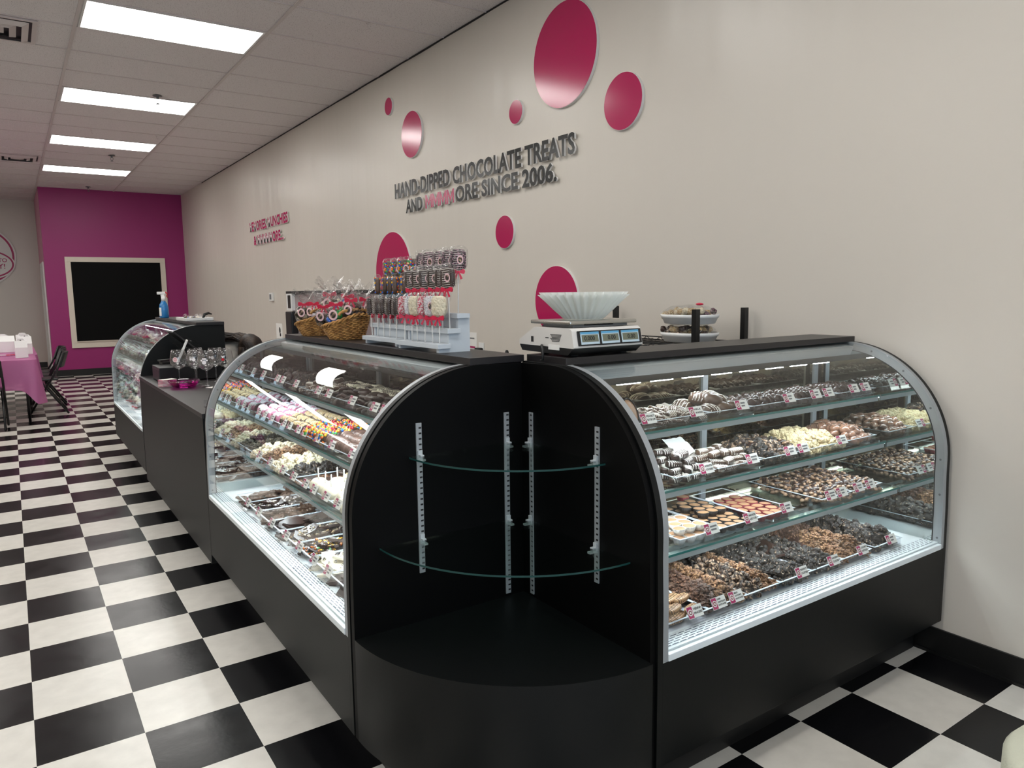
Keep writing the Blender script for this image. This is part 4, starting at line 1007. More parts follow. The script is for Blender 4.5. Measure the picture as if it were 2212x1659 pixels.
for (a, b_), k, s_ in S2K:
    tray('L', a, b_, 0.235, 0.49, S2, 'clear tray under the %s cookies, middle case middle shelf' % s_, 'acrylic trays in the cases')
    n_ = int((b_-a-0.012)/0.0235)
    for j in range(4):
        for i in range(n_):
            put('L', k, a+0.018+0.0235*i+RND.uniform(-.002, .002), 0.268+0.054*j+RND.uniform(-.005, .005), S2+0.031+RND.uniform(0, .008)+0.004*j, '%s cookie standing on edge, middle case middle shelf' % s_, 'cookie', s_+' cookies', RND.uniform(-.12, .12), RND.uniform(0.95, 1.08), 0.06)
S1K = [((0.08, 0.27), 'nut_dark', 'dark cluster at the far end'), ((0.28, 0.44), 'cordial', 'dark cordial'), ((0.45, 0.66), 'nut_dark', 'dark cluster behind the third card'), ((0.67, 0.80), 'finger_milk', 'striped milk chocolate cookie'), ((0.81, 0.96), 'disc_striped', 'striped round cookie'), ((0.97, 1.18), 'disc_dark', 'plain dark round cookie left of centre'), ((1.19, 1.42), 'disc_dark', 'plain dark round cookie in the wide tray'), ((1.43, 1.64), 'disc_dark', 'plain dark round cookie toward the corner unit'), ((1.65, 1.80), 'disc_striped', 'striped round cookie nearest the corner unit')]
for (a, b_), k, s_ in S1K:
    tray('L', a, b_, 0.272, 0.48, S1, 'clear tray under the %ss, middle case top shelf' % s_, 'acrylic trays in the cases')
    mound('L', (a, b_, 0.275, 0.48), S1, k, {'nut_dark': 0.046, 'cordial': 0.035, 'finger_milk': 0.05}.get(k, 0.046), 3, s_+', middle case top shelf', 'cookie' if 'cookie' in s_ else 'candy', s_+'s', tilt=0.45 if 'disc' in k else 0.25, zstep=0.016)
mound('L', (0.85, 1.35, 0.38, 0.50), S1+0.02, 'disc_white', 0.05, 2, 'white striped round cookie at the back of the top shelf, middle case', 'cookie', 'white round cookies at the back', tilt=0.3, zstep=0.016)
ordn = ['first', 'second', 'third', 'fourth', 'fifth', 'sixth', 'seventh', 'eighth', 'ninth', 'tenth', 'eleventh']
for sh, z, dd, us in (('bottom deck', DK, 0.072, (0.42, 0.60, 0.79, 0.98, 1.14, 1.30, 1.44, 1.66)), ('lowest glass shelf', S3, 0.168, (0.30, 0.47, 0.66, 0.80, 0.95, 1.05, 1.18, 1.30, 1.42, 1.62)), ('middle shelf', S2, 0.230, (0.10, 0.20, 0.32, 0.50, 0.58, 0.70, 0.78, 0.94, 1.10, 1.30, 1.52)), ('top shelf', S1, 0.262, (0.10, 0.33, 0.41, 0.60, 0.88, 1.00, 1.24, 1.44, 1.52))):
    for i, u in enumerate(us): card('L', u, dd, z+0.024, None, 'price card, middle case %s, %s from its far end' % (sh, ordn[i]))

# ================================================================== things on top of the cases and counter
ZT = AZ+AR+0.0212
def bow(parent, z, m='ribbon', s=1.0, x=0.0, y=0.0, name='bow'):
    b = MB()
    for sx in (-1, 1):
        pts = [(0, 0.001), (0.010, 0.008), (0.019, 0.010), (0.022, 0.002), (0.019, -0.006), (0.009, -0.004), (0, -0.001)]
        b.prism([(x+sx*s*p[0], z+s*p[1]) for p in pts], y-0.007*s, y-0.001*s, 'y')
        b.add([(x, y-0.005*s, z), (x+sx*0.004*s, y-0.005*s, z), (x+sx*0.014*s, y-0.007*s, z-0.020*s), (x+sx*0.007*s, y-0.007*s, z-0.024*s)], [(0, 1, 2, 3)])
        b.add([(x, y-0.0056*s, z), (x+sx*0.004*s, y-0.0056*s, z), (x+sx*0.014*s, y-0.0076*s, z-0.020*s), (x+sx*0.007*s, y-0.0076*s, z-0.024*s)], [(0, 3, 2, 1)])
    b.ball((x, y-0.003*s, z), 0.0045*s, 8, 5)
    return b.obj(name, m, parent)
def pop(kind, mats, drz=None, balls=False, stick=0.09, w=0.054, h=0.070, th=0.02, oval=True, bowm='ribbon'):
    t = empty('treat_pop')
    MB().tube([(0, 0, 0), (0, 0, stick+0.02)], 0.0023, 8).obj('stick', 'stick', t)
    b = MB(); q = random.Random(len(kind)*7)
    rb = MB(); rbox(rb, w, h, th, 0, p=5)
    b.T = Matrix.Translation((0, th/2, stick+h/2))@Matrix.Rotation(PI/2, 4, 'X'); b.add(rb.v, rb.f, 0, True); b.T = Matrix()
    if drz:
        for k in range(9):
            z_ = stick+h*(k+0.6)/9.4
            b.tube([(-w/2*0.96, -th*0.25, z_+0.002), (-w*0.25, -th/2-0.0006, z_-0.0015), (w*0.2, -th/2-0.0006, z_+0.001), (w/2*0.96, -th*0.25, z_-0.001)], 0.001, 4, 1)
            b.tube([(-w/2*0.96, th*0.25, z_+0.002), (0, th/2+0.0006, z_), (w/2*0.96, th*0.25, z_-0.001)], 0.001, 4, 1)
    if balls:
        for k in range(70):
            sd = -1 if k % 2 else 1
            b.ball((q.uniform(-w/2, w/2)*0.9, sd*th/2, stick+q.uniform(0.05, 0.95)*h), 0.0046, 7, 4, 1+q.randrange(5), (1, 0.7, 1))
    me = b.mesh('treat', mats); meshobj('treat', me, t)
    if oval:
        o_ = MB(); n = 20
        for rr, y_, m_ in ((1.0, -th/2-0.0030, 0), (0.66, -th/2-0.0034, 1)):
            o_.add([(0.006+0.011*rr*math.cos(2*PI*k/n), y_, stick+h*0.5+0.015*rr*math.sin(2*PI*k/n)) for k in range(n)], [tuple(range(n))], m_)
        o_.obj('oval_sticker', [mat('sticker_pink', '#e9c3c6', 0.5), 'cl_mix'], t)
    wr = MB(); k_ = [(0.25, stick-0.045), (0.32, stick-0.02), (0.08, stick-0.006), (0.85, stick+0.004), (1.0, stick+0.02), (1.02, stick+h*0.6), (1.0, stick+h), (0.8, stick+h+0.008), (0.5, stick+h+0.012)]
    n = 22; vs = []
    for i, (r_, z_) in enumerate(k_):
        for j in range(n):
            a = 2*PI*j/n; nz = 1+0.10*noise.noise(Vector((math.cos(a)*2, math.sin(a)*2, i*0.9+len(kind))))
            c_, s_ = math.cos(a), math.sin(a); e = (abs(c_)**4+abs(s_)**4)**-0.25
            vs.append(((w/2+0.004)*r_*c_*e*nz, (th/2+0.003)*max(r_, 0.25)*s_*e*nz, z_))
    fs = [(i*n+j, i*n+(j+1) % n, (i+1)*n+(j+1) % n, (i+1)*n+j) for i in range(len(k_)-1) for j in range(n)]
    wr.add(vs, fs, 0, True); wr.obj('wrapper', 'cello', t)
    bow(t, stick-0.006, bowm, 1.05, 0, -0.004)
    return proto(t)
MMC = ['milk', 'c_yel', 'c_org', 'c_blue', 'c_grn', 'c_red']
pops = dict(white=pop('white', ['spr_white']), pink=pop('pinky', ['spr_red']), cream=pop('cream', ['cl_white', 'wchoc'], oval=False),
            dark=pop('dark', ['dark', 'drizzle'], True, stick=0.135), top=pop('topp', ['spr_dark', 'drizzle'], True, stick=0.145),
            low=pop('lowdk', ['dark', 'drizzle'], True, stick=0.085, oval=False), mm=pop('mm', MMC, balls=True, stick=0.115, bowm='bluerib', oval=False), mmtop=pop('mmtop', MMC, balls=True, stick=0.13))
def stand(x, y0, y1, label, hs=(0.030, 0.080, 0.130)):
    t = empty('pop_display_stand', (x, (y0+y1)/2, ZT), 0, label, 'display stand', 'white stepped pop stands')
    L2 = (y1-y0)/2
    for i, h in enumerate(hs):
        MB().box(0.038*i-0.005, -L2, h-0.016, 0.038*i+0.045, L2, h).obj('step_board', 'standw', t, 0.001)
    for s in (-1, 1):
        yy = s*(L2-0.02)
        MB().prism([(0.004, 0), (0.126, 0), (0.126, hs[2]-0.016), (0.081, hs[2]-0.016), (0.081, hs[1]-0.016), (0.043, hs[1]-0.016), (0.043, hs[0]-0.016), (0.004, hs[0]-0.016)], yy-0.008, yy+0.008, 'y').obj('side_support', 'standw', t, 0.001)
    for i in (1, 2):
        MB().box(0.038*i+0.01, -L2+0.03, hs[i-1], 0.038*i+0.013, L2-0.03, hs[i]-0.016).obj('riser', 'standw', t)
stand(1.212, -3.795, -3.465, 'white stepped pop stand nearer the corner unit')
stand(1.235, -3.425, -3.105, 'white stepped pop stand nearer the baskets')
STX = {0.03: 0.003, 0.08: 0.010, 0.13: 0.017}
ORD = ['nearest the corner', 'second from the corner', 'third from the corner', 'fourth from the corner', 'fifth from the corner', 'sixth from the corner']
def prow(kinds, x, y0, y1, n, z, label, grp, rz0, rj=0.35):
    for i in range(n):
        k = kinds[i % len(kinds)]
        use(pops[k], (x-STX.get(round(z-ZT, 3), 0)+RND.uniform(-.003, .003), y0+(y1-y0)*i/(n-1), z), (RND.uniform(-.04, .04), RND.uniform(-.04, .04), rz0+RND.uniform(-rj, rj)), 1.0, (label if isinstance(label, str) else label[i % len(label)])+', '+ORD[n-1-i], 'treat pop', grp)
FACE = -0.6  # turned toward the shop floor
prow(['pink', 'white', 'cream', 'pink', 'white', 'cream'], 1.235, -3.50, -3.765, 6, ZT+0.030, ['red and white sprinkled pop, near stand, lowest step', 'white sprinkled pop, near stand, lowest step', 'plain cream pop, near stand, lowest step'], 'front pops on the near stand', FACE-0.3)
prow(['dark'], 1.280, -3.50, -3.77, 6, ZT+0.080, 'dark pop with white drizzle, near stand, middle step', 'dark drizzled pops on the near stand', FACE-0.2)
prow(['top'], 1.325, -3.50, -3.76, 5, ZT+0.130, 'speckled dark pop, near stand, top step', 'top pops on the near stand', FACE-0.2)
prow(['low'], 1.262, -3.14, -3.37, 5, ZT+0.030, 'dark pop seen edge-on, far stand, lowest step', 'front pops on the far stand', -2.2+PI/2+PI/2, 0.15)
prow(['mm'], 1.305, -3.14, -3.39, 5, ZT+0.080, 'candy-studded pop, far stand, middle step', 'middle pops on the far stand', 0.9, 0.3)
prow(['mmtop'], 1.350, -3.18, -3.39, 4, ZT+0.130, 'candy-covered pop, far stand, top step', 'top pops on the far stand', FACE, 0.3)

# wicker baskets with bagged sweets
def basket(x, y, label, ry=0.125, rx=0.10, rz=0.0):
    t = empty('wicker_basket', (x, y, ZT), rz, label, 'basket', 'wicker baskets on the middle case')
    H = 0.085
    def rim(a): return H-0.008+0.026*(-math.sin(a)*0.8+math.cos(a)*0.6)+0.012*math.exp(-((a % (2*PI)-1.5*PI)/0.5)**2)
    b = MB(); rows_ = 13; n = 96
    for k in range(rows_):
        f = (k+0.5)/rows_; pts = []
        for j in range(n+1):
            a = 2*PI*j/n; s_ = 0.68+0.32*f**0.8
            wob = 0.0028*math.sin(a*18+PI*k)
            pts.append(((rx*s_+wob)*math.cos(a), (ry*s_+wob)*math.sin(a), rim(a)*f))
        b.tube(pts, 0.0036, 5, 0, False)
    b.obj('woven_side', 'wicker', t)
    b = MB()
    for j in range(36):
        a = 2*PI*j/36
        b.tube([(rx*(0.68+0.32*f**0.8)*math.cos(a), ry*(0.68+0.32*f**0.8)*math.sin(a), rim(a)*f) for f in (0.02, 0.25, 0.5, 0.75, 1.0)], 0.0026, 5)
    o = b.obj('stakes', 'wicker', t); o['kind'] = 'stuff'
    b = MB()
    for ph in (0, PI):
        b.tube([((rx+0.005*math.cos(14*a+ph))*math.cos(a), (ry+0.005*math.cos(14*a+ph))*math.sin(a), rim(a)+0.005*math.sin(14*a+ph)) for a in [2*PI*j/140 for j in range(141)]], 0.005, 5, 0, False)
    b.obj('braided_rim', 'wicker', t)
    b = MB(); n = 32
    for z_ in (0.001, 0.004): b.add([(rx*0.68*math.cos(2*PI*j/n), ry*0.68*math.sin(2*PI*j/n), z_) for j in range(n)], [tuple(range(n))])
    b.obj('base', 'wicker', t)
    b = MB()
    for ph in (0, PI): b.tube([(rx*0.75*math.cos(c)+0.004*math.cos(12*c+ph), -ry*0.92, rim(-PI/2)+0.022*math.sin(c)+0.004*math.sin(12*c+ph)) for c in [PI*k/24 for k in range(25)]], 0.0045, 5)
    b.obj('handle', 'wicker', t)
basket(1.285, -2.80, 'wicker basket nearer the treat pops, full of bagged pretzels')
basket(1.30, -2.40, 'wicker basket farther from the pops, with tall cellophane bags', 0.135, 0.105)
def bag(kind, fill, bmat, s=1.0):
    t = empty('cellophane_treat_bag'); q = random.Random(kind)
    b = MB()
    for k in range(7):
        b.ball((q.uniform(-.02, .02)*s, q.uniform(-.018, .018)*s, (0.02+0.035*k/7)*s), 0.017*s, 8, 5, q.randrange(len(fill)), (1.2, 1, 0.8), k, 0.4)
    for k in range(14): b.ball((q.uniform(-.032, .032)*s, q.uniform(-.03, .03)*s, q.uniform(0.01, 0.06)*s), 0.006*s, 6, 4, q.randrange(len(fill)))
    b.obj('sweets', fill, t)
    wr = MB(); n = 24; k_ = [(0.024, 0.0), (0.036, 0.01), (0.040, 0.035), (0.034, 0.058), (0.012, 0.072), (0.008, 0.076), (0.018, 0.09), (0.034, 0.112), (0.045, 0.125)]
    vs = [(s*r_*(1+(0.28 if i > 5 else 0.1)*noise.noise(Vector((math.cos(2*PI*j/n)*3, math.sin(2*PI*j/n)*3, kind+i*0.4))))*math.cos(2*PI*j/n), s*r_*(1+(0.28 if i > 5 else 0.1)*noise.noise(Vector((math.cos(2*PI*j/n)*3, math.sin(2*PI*j/n)*3, kind+i*0.4))))*math.sin(2*PI*j/n), s*(z_+(0.012*math.sin(5*2*PI*j/n+kind) if i > 6 else 0))) for i, (r_, z_) in enumerate(k_) for j in range(n)]
    wr.add(vs, [(i*n+j, i*n+(j+1) % n, (i+1)*n+(j+1) % n, (i+1)*n+j) for i in range(len(k_)-1) for j in range(n)], 0, True)
    wr.obj('wrapper', 'cello', t)
    bow(t, 0.074*s, bmat, 1.05*s, 0, -0.010*s)
    o_ = MB(); n = 20
    for rr, y_, m_ in ((1.0, -0.0385, 0), (0.62, -0.039, 1)): o_.add([(-0.008+0.014*rr*math.cos(2*PI*k/n), y_*s, 0.045+0.017*rr*math.sin(2*PI*k/n)) for k in range(n)], [tuple(range(n))], m_)
    o_.obj('oval_sticker', [bpy.data.materials['sticker_pink'], 'cl_mix'], t)
    return proto(t)
bags = [bag(1, ['wchoc', 'cl_green', 'wchoc'], 'ribbon'), bag(2, ['dark', 'c_blue', 'c_org', 'c_grn', 'dark'], 'ribbon'), bag(3, ['spr_pink', 'dark', 'milk'], 'ribbon'), bag(4, ['spr_white', 'milk', 'wchoc'], 'ribbon')]
for (k, x, y, z, rx_, rz, s_, l) in ((0, 1.245, -2.37, 0.055, 0.1, -0.5, 1.0, 'pale treat bag with a round sticker at the far end of the far basket'), (3, 1.275, -2.45, 0.060, 0.05, -0.9, 0.95, 'pleated pale treat bag in the middle of the far basket'), (0, 1.325, -2.50, 0.085, 0.0, -0.4, 1.15, 'tallest cellophane bag sticking up from the far basket'), (3, 1.335, -2.40, 0.06, 0.0, 0.3, 1.0, 'treat bag at the back of the far basket'),
                                     (2, 1.225, -2.72, 0.050, 0.2, -0.7, 1.0, 'pink treat bag with a big bow at the left of the near basket'), (1, 1.245, -2.80, 0.050, 0.15, -0.5, 1.1, 'treat bag with colourful candies and a round sticker in the near basket'), (1, 1.31, -2.76, 0.085, 0.0, -0.3, 1.05, 'dark treat bag heaped at the top of the near basket'), (2, 1.285, -2.88, 0.075, 0.1, -0.6, 1.0, 'pink and white treat bag at the right of the near basket'), (2, 1.345, -2.85, 0.075, 0, 0.2, 1.0, 'treat bag at the back of the near basket')):
    use(bags[k], (x, y, ZT+z+0.006), (rx_, 0, rz), s_*1.25, l, 'treat bag', 'treat bags in the baskets')

# scale, filter and what lies by it
sx, sy = 1.572, -4.232
t = empty('counting_scale', (sx, sy, ZT), 0, 'white and black counting scale with three displays on the right case', 'scale')
w = 0.142
M['scale_w'] = mat('scale_shell_plastic', '#d4d0cb', 0.35)
MB().prism([(0.0, 0.028), (0.012, 0.082), (0.022, 0.088), (0.20, 0.088), (0.285, 0.045), (0.285, 0.030)], -w, w, 'x').obj('upper_shell', 'scale_w', t, 0.006, seg=3)
MB().prism([(0.002, 0.0285), (0.284, 0.0305), (0.27, 0.010), (0.03, 0.006)], -w+0.001, w-0.001, 'x').obj('lower_shell', 'plastic_b', t, 0.003)
for fx, fy in ((-0.10, 0.05), (0.10, 0.05), (-0.10, 0.20), (0.10, 0.20)):
    MB().lathe([(0, 0), (0.013, 0), (0.014, 0.012), (0, 0.012)], 16, c=(fx, fy, 0)).obj('foot', 'rubber', t)
sl = Matrix.Translation((0, 0.006, 0.056))@Matrix.Rotation(-math.atan2(0.012, 0.054), 4, 'X')
b = MB(); b.T = sl; b.box(-w+0.018, -0.004, -0.022, w-0.004, -0.001, 0.024); b.obj('display_bezel', 'plastic_b', t, 0.002)
for i, tx in enumerate(('0.000', '0.00', '0.00')):
    xa = -w+0.028+0.083*i; b = MB(); b.T = sl
    b.box(xa, -0.0055, -0.018, xa+0.073, -0.004, 0.020, 0).box(xa+0.004, -0.0060, -0.011, xa+0.069, -0.0055, 0.011, 1).box(xa, -0.0060, 0.0135, xa+0.073, -0.0055, 0.020, 2)
    o = b.obj('display', [mat('display_frame_pale', '#b9cbd4', 0.4), mat('lcd_grey_green', '#6c6f5e', 0.3), mat('display_blue', '#5b9fc6', 0.4)] if i == 0 else [bpy.data.materials['display_frame_pale'], bpy.data.materials['lcd_grey_green'], bpy.data.materials['display_blue']], t)
    me = text_mesh(tx, 0.019, 0.0002, 'ink', bold=0.0002); lt = meshobj('digits', me, o); lt.matrix_local = sl@Matrix.Translation((xa+0.066-0.0115*len(tx)+0.004, -0.0064, -0.006))@Matrix.Rotation(PI/2, 4, 'X')
b = MB()
for k in range(6): b.box(-w-0.0012, 0.06+0.002*k, 0.066-0.004*k, -w, 0.115-0.004*(k % 3), 0.068-0.004*k)
b.box(-w-0.0012, 0.125, 0.055, -w, 0.14, 0.058); b.obj('rating_print', 'ink', t)
MB().box(-w-0.0014, 0.07, 0.020, -w, 0.125, 0.036).obj('white_label', 'paper', t)
MB().box(-w-0.0012, 0.205, 0.040, -w, 0.217, 0.058).obj('small_symbol', 'ink', t)
MB().lathe([(0.06, 0.088), (0.05, 0.098)], 24, c=(0, 0.12, 0)).obj('collar', 'plastic_b', t)
b = MB()
for fx in (-0.09, 0.09): b.box(fx-0.03, 0.05, 0.094, fx+0.03, 0.18, 0.098)
b.box(-0.11, 0.045, 0.089, 0.115, 0.20, 0.094); b.obj('platter_support', 'screw', t)
MB().box(-0.132, 0.030, 0.098, 0.144, 0.235, 0.110).obj('platter', 'steel', t, 0.004)
b = MB(); b.tube([(1.44, -4.06, ZT+0.03), (1.415, -4.09, ZT+0.032), (1.398, -4.12, ZT+0.02), (1.393, -4.125, ZT-0.01), (1.405, -4.10, ZT-0.014)], 0.004, 8)
tag(b.obj('power_cable', 'rubber'), 'black cable looping from the scale down the gap between the boards', 'cable')
# coffee filters
FN = 30
b = MB()
def flu(a, i): return 1+(0, 0.025, 0.06, 0.085, 0.10)[min(i, 4)]*math.sin(FN*a)+0.008*math.sin(3*a)
for r0 in (0.0, 0.004):
    b.lathe([(0.060+r0*0.4, 0.0015), (0.064+r0*0.4, 0.004), (0.090+r0*0.7, 0.032), (0.113+r0, 0.060), (0.131+r0, 0.087-r0*2)], FN*8, 0, fl=flu)
b.lathe([(0.0, 0.001), (0.060, 0.001)], 40)
M['filter'] = bpy.data.materials.new('thin_filter_paper'); M['filter'].use_nodes = True
nt = M['filter'].node_tree; nt.nodes.clear()
o_ = nt.nodes.new('ShaderNodeOutputMaterial'); mx = nt.nodes.new('ShaderNodeMixShader'); mx.inputs[0].default_value = 0.42
d_ = nt.nodes.new('ShaderNodeBsdfDiffuse'); d_.inputs[0].default_value = (0.84, 0.86, 0.83, 1); tl = nt.nodes.new('ShaderNodeBsdfTranslucent'); tl.inputs[0].default_value = (0.84, 0.86, 0.83, 1)
nt.links.new(d_.outputs[0], mx.inputs[1]); nt.links.new(tl.outputs[0], mx.inputs[2]); nt.links.new(mx.outputs[0], o_.inputs[0])
o = b.obj('coffee_filters', 'filter'); o.location = (1.578, -4.10, ZT+0.110)
tag(o, 'big fluted white coffee filters standing on the scale platter', 'coffee filter')
# bag with orange and black bows behind the scale
t = use(bag(7, ['wchoc', 'milk'], 'c_org', 0.6), (1.78, -4.05, ZT+0.0), (0, 0, -0.4), 1.0, 'clear bag with an orange bow behind the scale', 'treat bag', None)
t = use(bag(8, ['dark', 'milk'], 'plastic_b', 0.6), (1.72, -4.03, ZT+0.0), (0, 0, -0.9), 1.0, 'clear bag with a black bow behind the scale', 'treat bag', None)
t = empty('card_holder', (1.745, -4.10, ZT), -0.3, 'small black holder with white business cards beside the scale', 'card holder')
MB().prism([(-0.02, 0), (0.02, 0), (0.016, 0.024), (-0.012, 0.018)], -0.03, 0.03, 'x').obj('base', 'plastic_b', t, 0.002)
b = MB(); b.T = Matrix.Translation((0, 0.002, 0.014))@Matrix.Rotation(-0.25, 4, 'X'); b.box(-0.025, -0.002, 0, 0.025, 0.002, 0.05, 0).lathe([(0, 0), (0.006, 0)], 16, 1, (0.014, 0, 0)) if False else b.box(-0.025, -0.002, 0, 0.025, 0.002, 0.05, 0).box(0.008, -0.0026, 0.034, 0.018, -0.002, 0.044, 1).box(-0.018, -0.0026, 0.012, 0.008, -0.002, 0.016, 2)
b.obj('cards', ['paper', 'magenta', 'greyink'], t)

# wire rack behind the right case, with two tubs
t = empty('wire_rack', (2.75, -3.22, 0), 0, 'black wire shelving rack against the wall behind the right case', 'rack')
for px, py in ((-0.18, -0.47), (0.18, -0.45), (0.18, 0.45), (-0.18, 0.45)):
    MB().tube([(px, py, 0), (px, py, 1.355)], 0.013, 12).box(px-0.013, py-0.013, 1.15, px+0.013, py+0.013, 1.36).obj('post', 'plastic_b', t)
for z in (1.185, 0.7, 0.25):
    b = MB()
    for k in range(19): yy = -0.45+0.05*k; b.tube([(-0.18, yy, z), (0.18, yy, z)], 0.002, 5)
    for xx in (-0.18, -0.06, 0.06, 0.18): b.tube([(xx, -0.46, z-0.003), (xx, 0.46, z-0.003)], 0.003, 5)
    for xx in (-0.182, 0.182):
        b.tube([(xx, -0.46, z+0.012), (xx, 0.46, z+0.012)], 0.0035, 6).tube([(xx, -0.46, z-0.02), (xx, 0.46, z-0.02)], 0.003, 6)
        b.tube([(xx, -0.45+0.9*k/18, z+(0.012 if k % 2 else -0.02)) for k in range(19)], 0.0025, 5)
    b.obj('wire_shelf', 'plastic_b', t)
def tub(z, label, mats):
    t = empty('oval_tub', (2.74, -3.50, z), 0.0, label, 'tub', 'white tubs of wrapped sweets')
    b = MB(); n = 40
    pr = [(0.085, 0.0), (0.098, 0.002), (0.108, 0.028), (0.112, 0.030), (0.115, 0.046), (0.110, 0.046), (0.104, 0.030), (0.085, 0.006), (0, 0.006)]
    b.lathe(pr, n, 0, fl=lambda a, i: 1+0.28*abs(math.sin(a))**1.3); b.lathe([(0, 0), (0.085, 0)], n, fl=lambda a, i: 1+0.28*abs(math.sin(a))**1.3)
    b.obj('bowl', 'plastic_w', t)
    b = MB(); q = random.Random(int(z*100))
    for k in range(46): b.ball((q.uniform(-.075, .075), q.uniform(-.10, .10), 0.035+q.uniform(0, 0.03)), 0.017, 7, 5, q.randrange(len(mats)), (1.1, 1, 0.9), k, 0.4)
    o = b.obj('sweets', mats, t); o['kind'] = 'stuff'
    b = MB(); b.lathe([(0.110, 0.044), (0.100, 0.062), (0.07, 0.085), (0.0, 0.092)], 36, 0, fl=lambda a, i: (1+0.28*abs(math.sin(a))**1.3)*(1+0.05*math.sin(7*a)))
    b.obj('plastic_wrap', 'cello', t)
    return t
tub(1.199, 'lower of two white tubs of sweets on the wire rack', ['dark', 'cl_mix', 'spr_tan'])
t = tub(1.285, 'upper of two white tubs of sweets on the wire rack', ['spr_tan', 'spr_dark', 'cl_white'])
MB().ball((0, -0.06, 0.094), 0.018, 8, 5, 0, (0.6, 1.4, 0.35)).obj('red_bow', 'ribbon', t)

# black posts of stools or fittings seen above the middle board
for (x, y, l) in ((2.88, -1.71, 'black chair-back knob seen above the middle case board'),):
    b = MB(); b.tube([(x, y, 0.0), (x, y, 1.03), (x, y, 1.045)], [0.014, 0.014, 0.008], 10); b.tube([(x-0.12, y, 0), (x+0.05, y, 0)], 0.012, 8)
    tag(b.obj('post', 'rubber'), l, 'post')
# drink machine behind the baskets
t = empty('drink_machine', (2.2, 0.27, 0.0), 0, 'grey machine with a black top edge behind the wicker baskets', 'machine')
MB().box(0.0, -0.73, 0.0, 0.55, 0.73, 0.86).obj('base_cabinet', 'alulight', t, 0.004)
MB().box(0.03, -0.70, 0.86, 0.55, 0.66, 1.455).obj('body', mat('grey_pink_panel', '#9b8b8c', 0.4), t, 0.01)
MB().box(0.0, -0.73, 1.455, 0.55, 0.73, 1.478).obj('top_edge', 'plastic_b', t, 0.003)
MB().box(0.0, 0.56, 1.30, 0.03, 0.72, 1.455).box(-0.004, 0.60, 1.32, 0.0, 0.67, 1.44, 1).obj('control_panel', ['plastic_w', 'plastic_b'], t)
MB().box(-0.03, 0.50, 1.06, 0.03, 0.68, 1.29).obj('spout_block', 'plastic_b', t, 0.01)

# ---- counter things
ZK = 0.8682
t = empty('cash_drawer', (0.84, -0.56, ZK), 0, 'black cash drawer on the counter against the far case', 'cash drawer')
MB().box(0, 0, 0.006, 0.40, 0.30, 0.098).obj('housing', 'plastic_b', t, 0.002)
MB().box(-0.002, 0.012, 0.016, 0.0, 0.288, 0.082).obj('drawer_front', 'plastic_b', t)
for fx, fy in ((0.03, 0.03), (0.37, 0.03), (0.03, 0.27), (0.37, 0.27)): MB().lathe([(0, 0), (0.01, 0), (0.01, 0.006), (0, 0.006)], 12, c=(fx, fy, 0)).obj('foot', 'rubber', t)
MB().box(0.05, 0.20, 0.098, 0.11, 0.26, 0.0995).obj('slot', 'kick', t)
t = empty('customer_display', (0.98, -0.40, ZK+0.098), -0.2, 'leaning pale customer tablet on a black stand atop the cash drawer', 'tablet')
b = MB(); b.T = Matrix.Translation((0, 0, 0.01))@Matrix.Rotation(0.42, 4, 'Y'); b.box(-0.008, -0.012, 0, 0.008, 0.11, 0.175); b.obj('tablet_body', 'plastic_w', t, 0.003)
b = MB(); b.T = Matrix.Translation((0, 0, 0.01))@Matrix.Rotation(0.42, 4, 'Y'); b.box(-0.0095, -0.005, 0.012, -0.008, 0.103, 0.045); b.obj('pink_screen_strip', 'magenta', t)
MB().prism([(-0.02, 0), (0.12, 0), (0.10, 0.05), (0.01, 0.02)], -0.01, 0.10, 'y').obj('stand', 'plastic_b', t, 0.003)
t = empty('cashier_monitor', (1.135, -0.22, ZK+0.098), 0, 'dark tilted touch screen seen from its edge above the cash drawer', 'monitor')
b = MB(); b.T = Matrix.Translation((0.015, 0, 0.075))@Matrix.Rotation(-0.85, 4, 'Y'); b.box(-0.006, -0.14, 0, 0.006, 0.15, 0.235); b.obj('screen', 'plastic_b', t, 0.003)
MB().box(-0.03, -0.04, 0, 0.05, 0.06, 0.085).obj('stand', 'plastic_b', t, 0.006)
t = empty('card_reader', (0.90, -0.30, ZK+0.098), 0.3, 'small black card reader at the left end of the cash drawer', 'card reader')
MB().box(0, 0, 0, 0.09, 0.05, 0.022).obj('body', 'plastic_b', t, 0.006)
MB().prism([(-0.01, 0.022), (0.09, 0.022), (0.10, 0.035), (-0.012, 0.033)], 0.004, 0.046, 'y').obj('keypad', 'plastic_b', t, 0.002)
t = empty('leaflet_stack', (0.845, -0.80, ZK), 0.35, 'small stack of pink and white striped packets beside the pink bowl', 'packet stack')
for k in range(5): MB().box(-0.045+0.001*k, -0.03, 0.0002+0.009*k, 0.045+0.001*k, 0.03, 0.0087+0.009*k, 0).box(-0.0455, -0.0305, 0.003+0.009*k, 0.0455, 0.0305, 0.0065+0.009*k, 1).obj('packet', ['paper', 'magenta'], t)
b = MB(); b.lathe([(0.0, 0.003), (0.055, 0.0), (0.07, 0.006), (0.088, 0.028), (0.096, 0.045), (0.093, 0.045), (0.083, 0.026), (0.065, 0.008), (0, 0.007)], 40)
M['pinkplastic'] = clear_mat('pink_clear_plastic', (0.84, 0.22, 0.66), 0.06, 1.45, 0.04)
o = b.obj('pink_bowl', 'pinkplastic'); o.location = (0.925, -0.925, ZK); tag(o, 'shallow translucent pink bowl at the front of the counter', 'bowl')
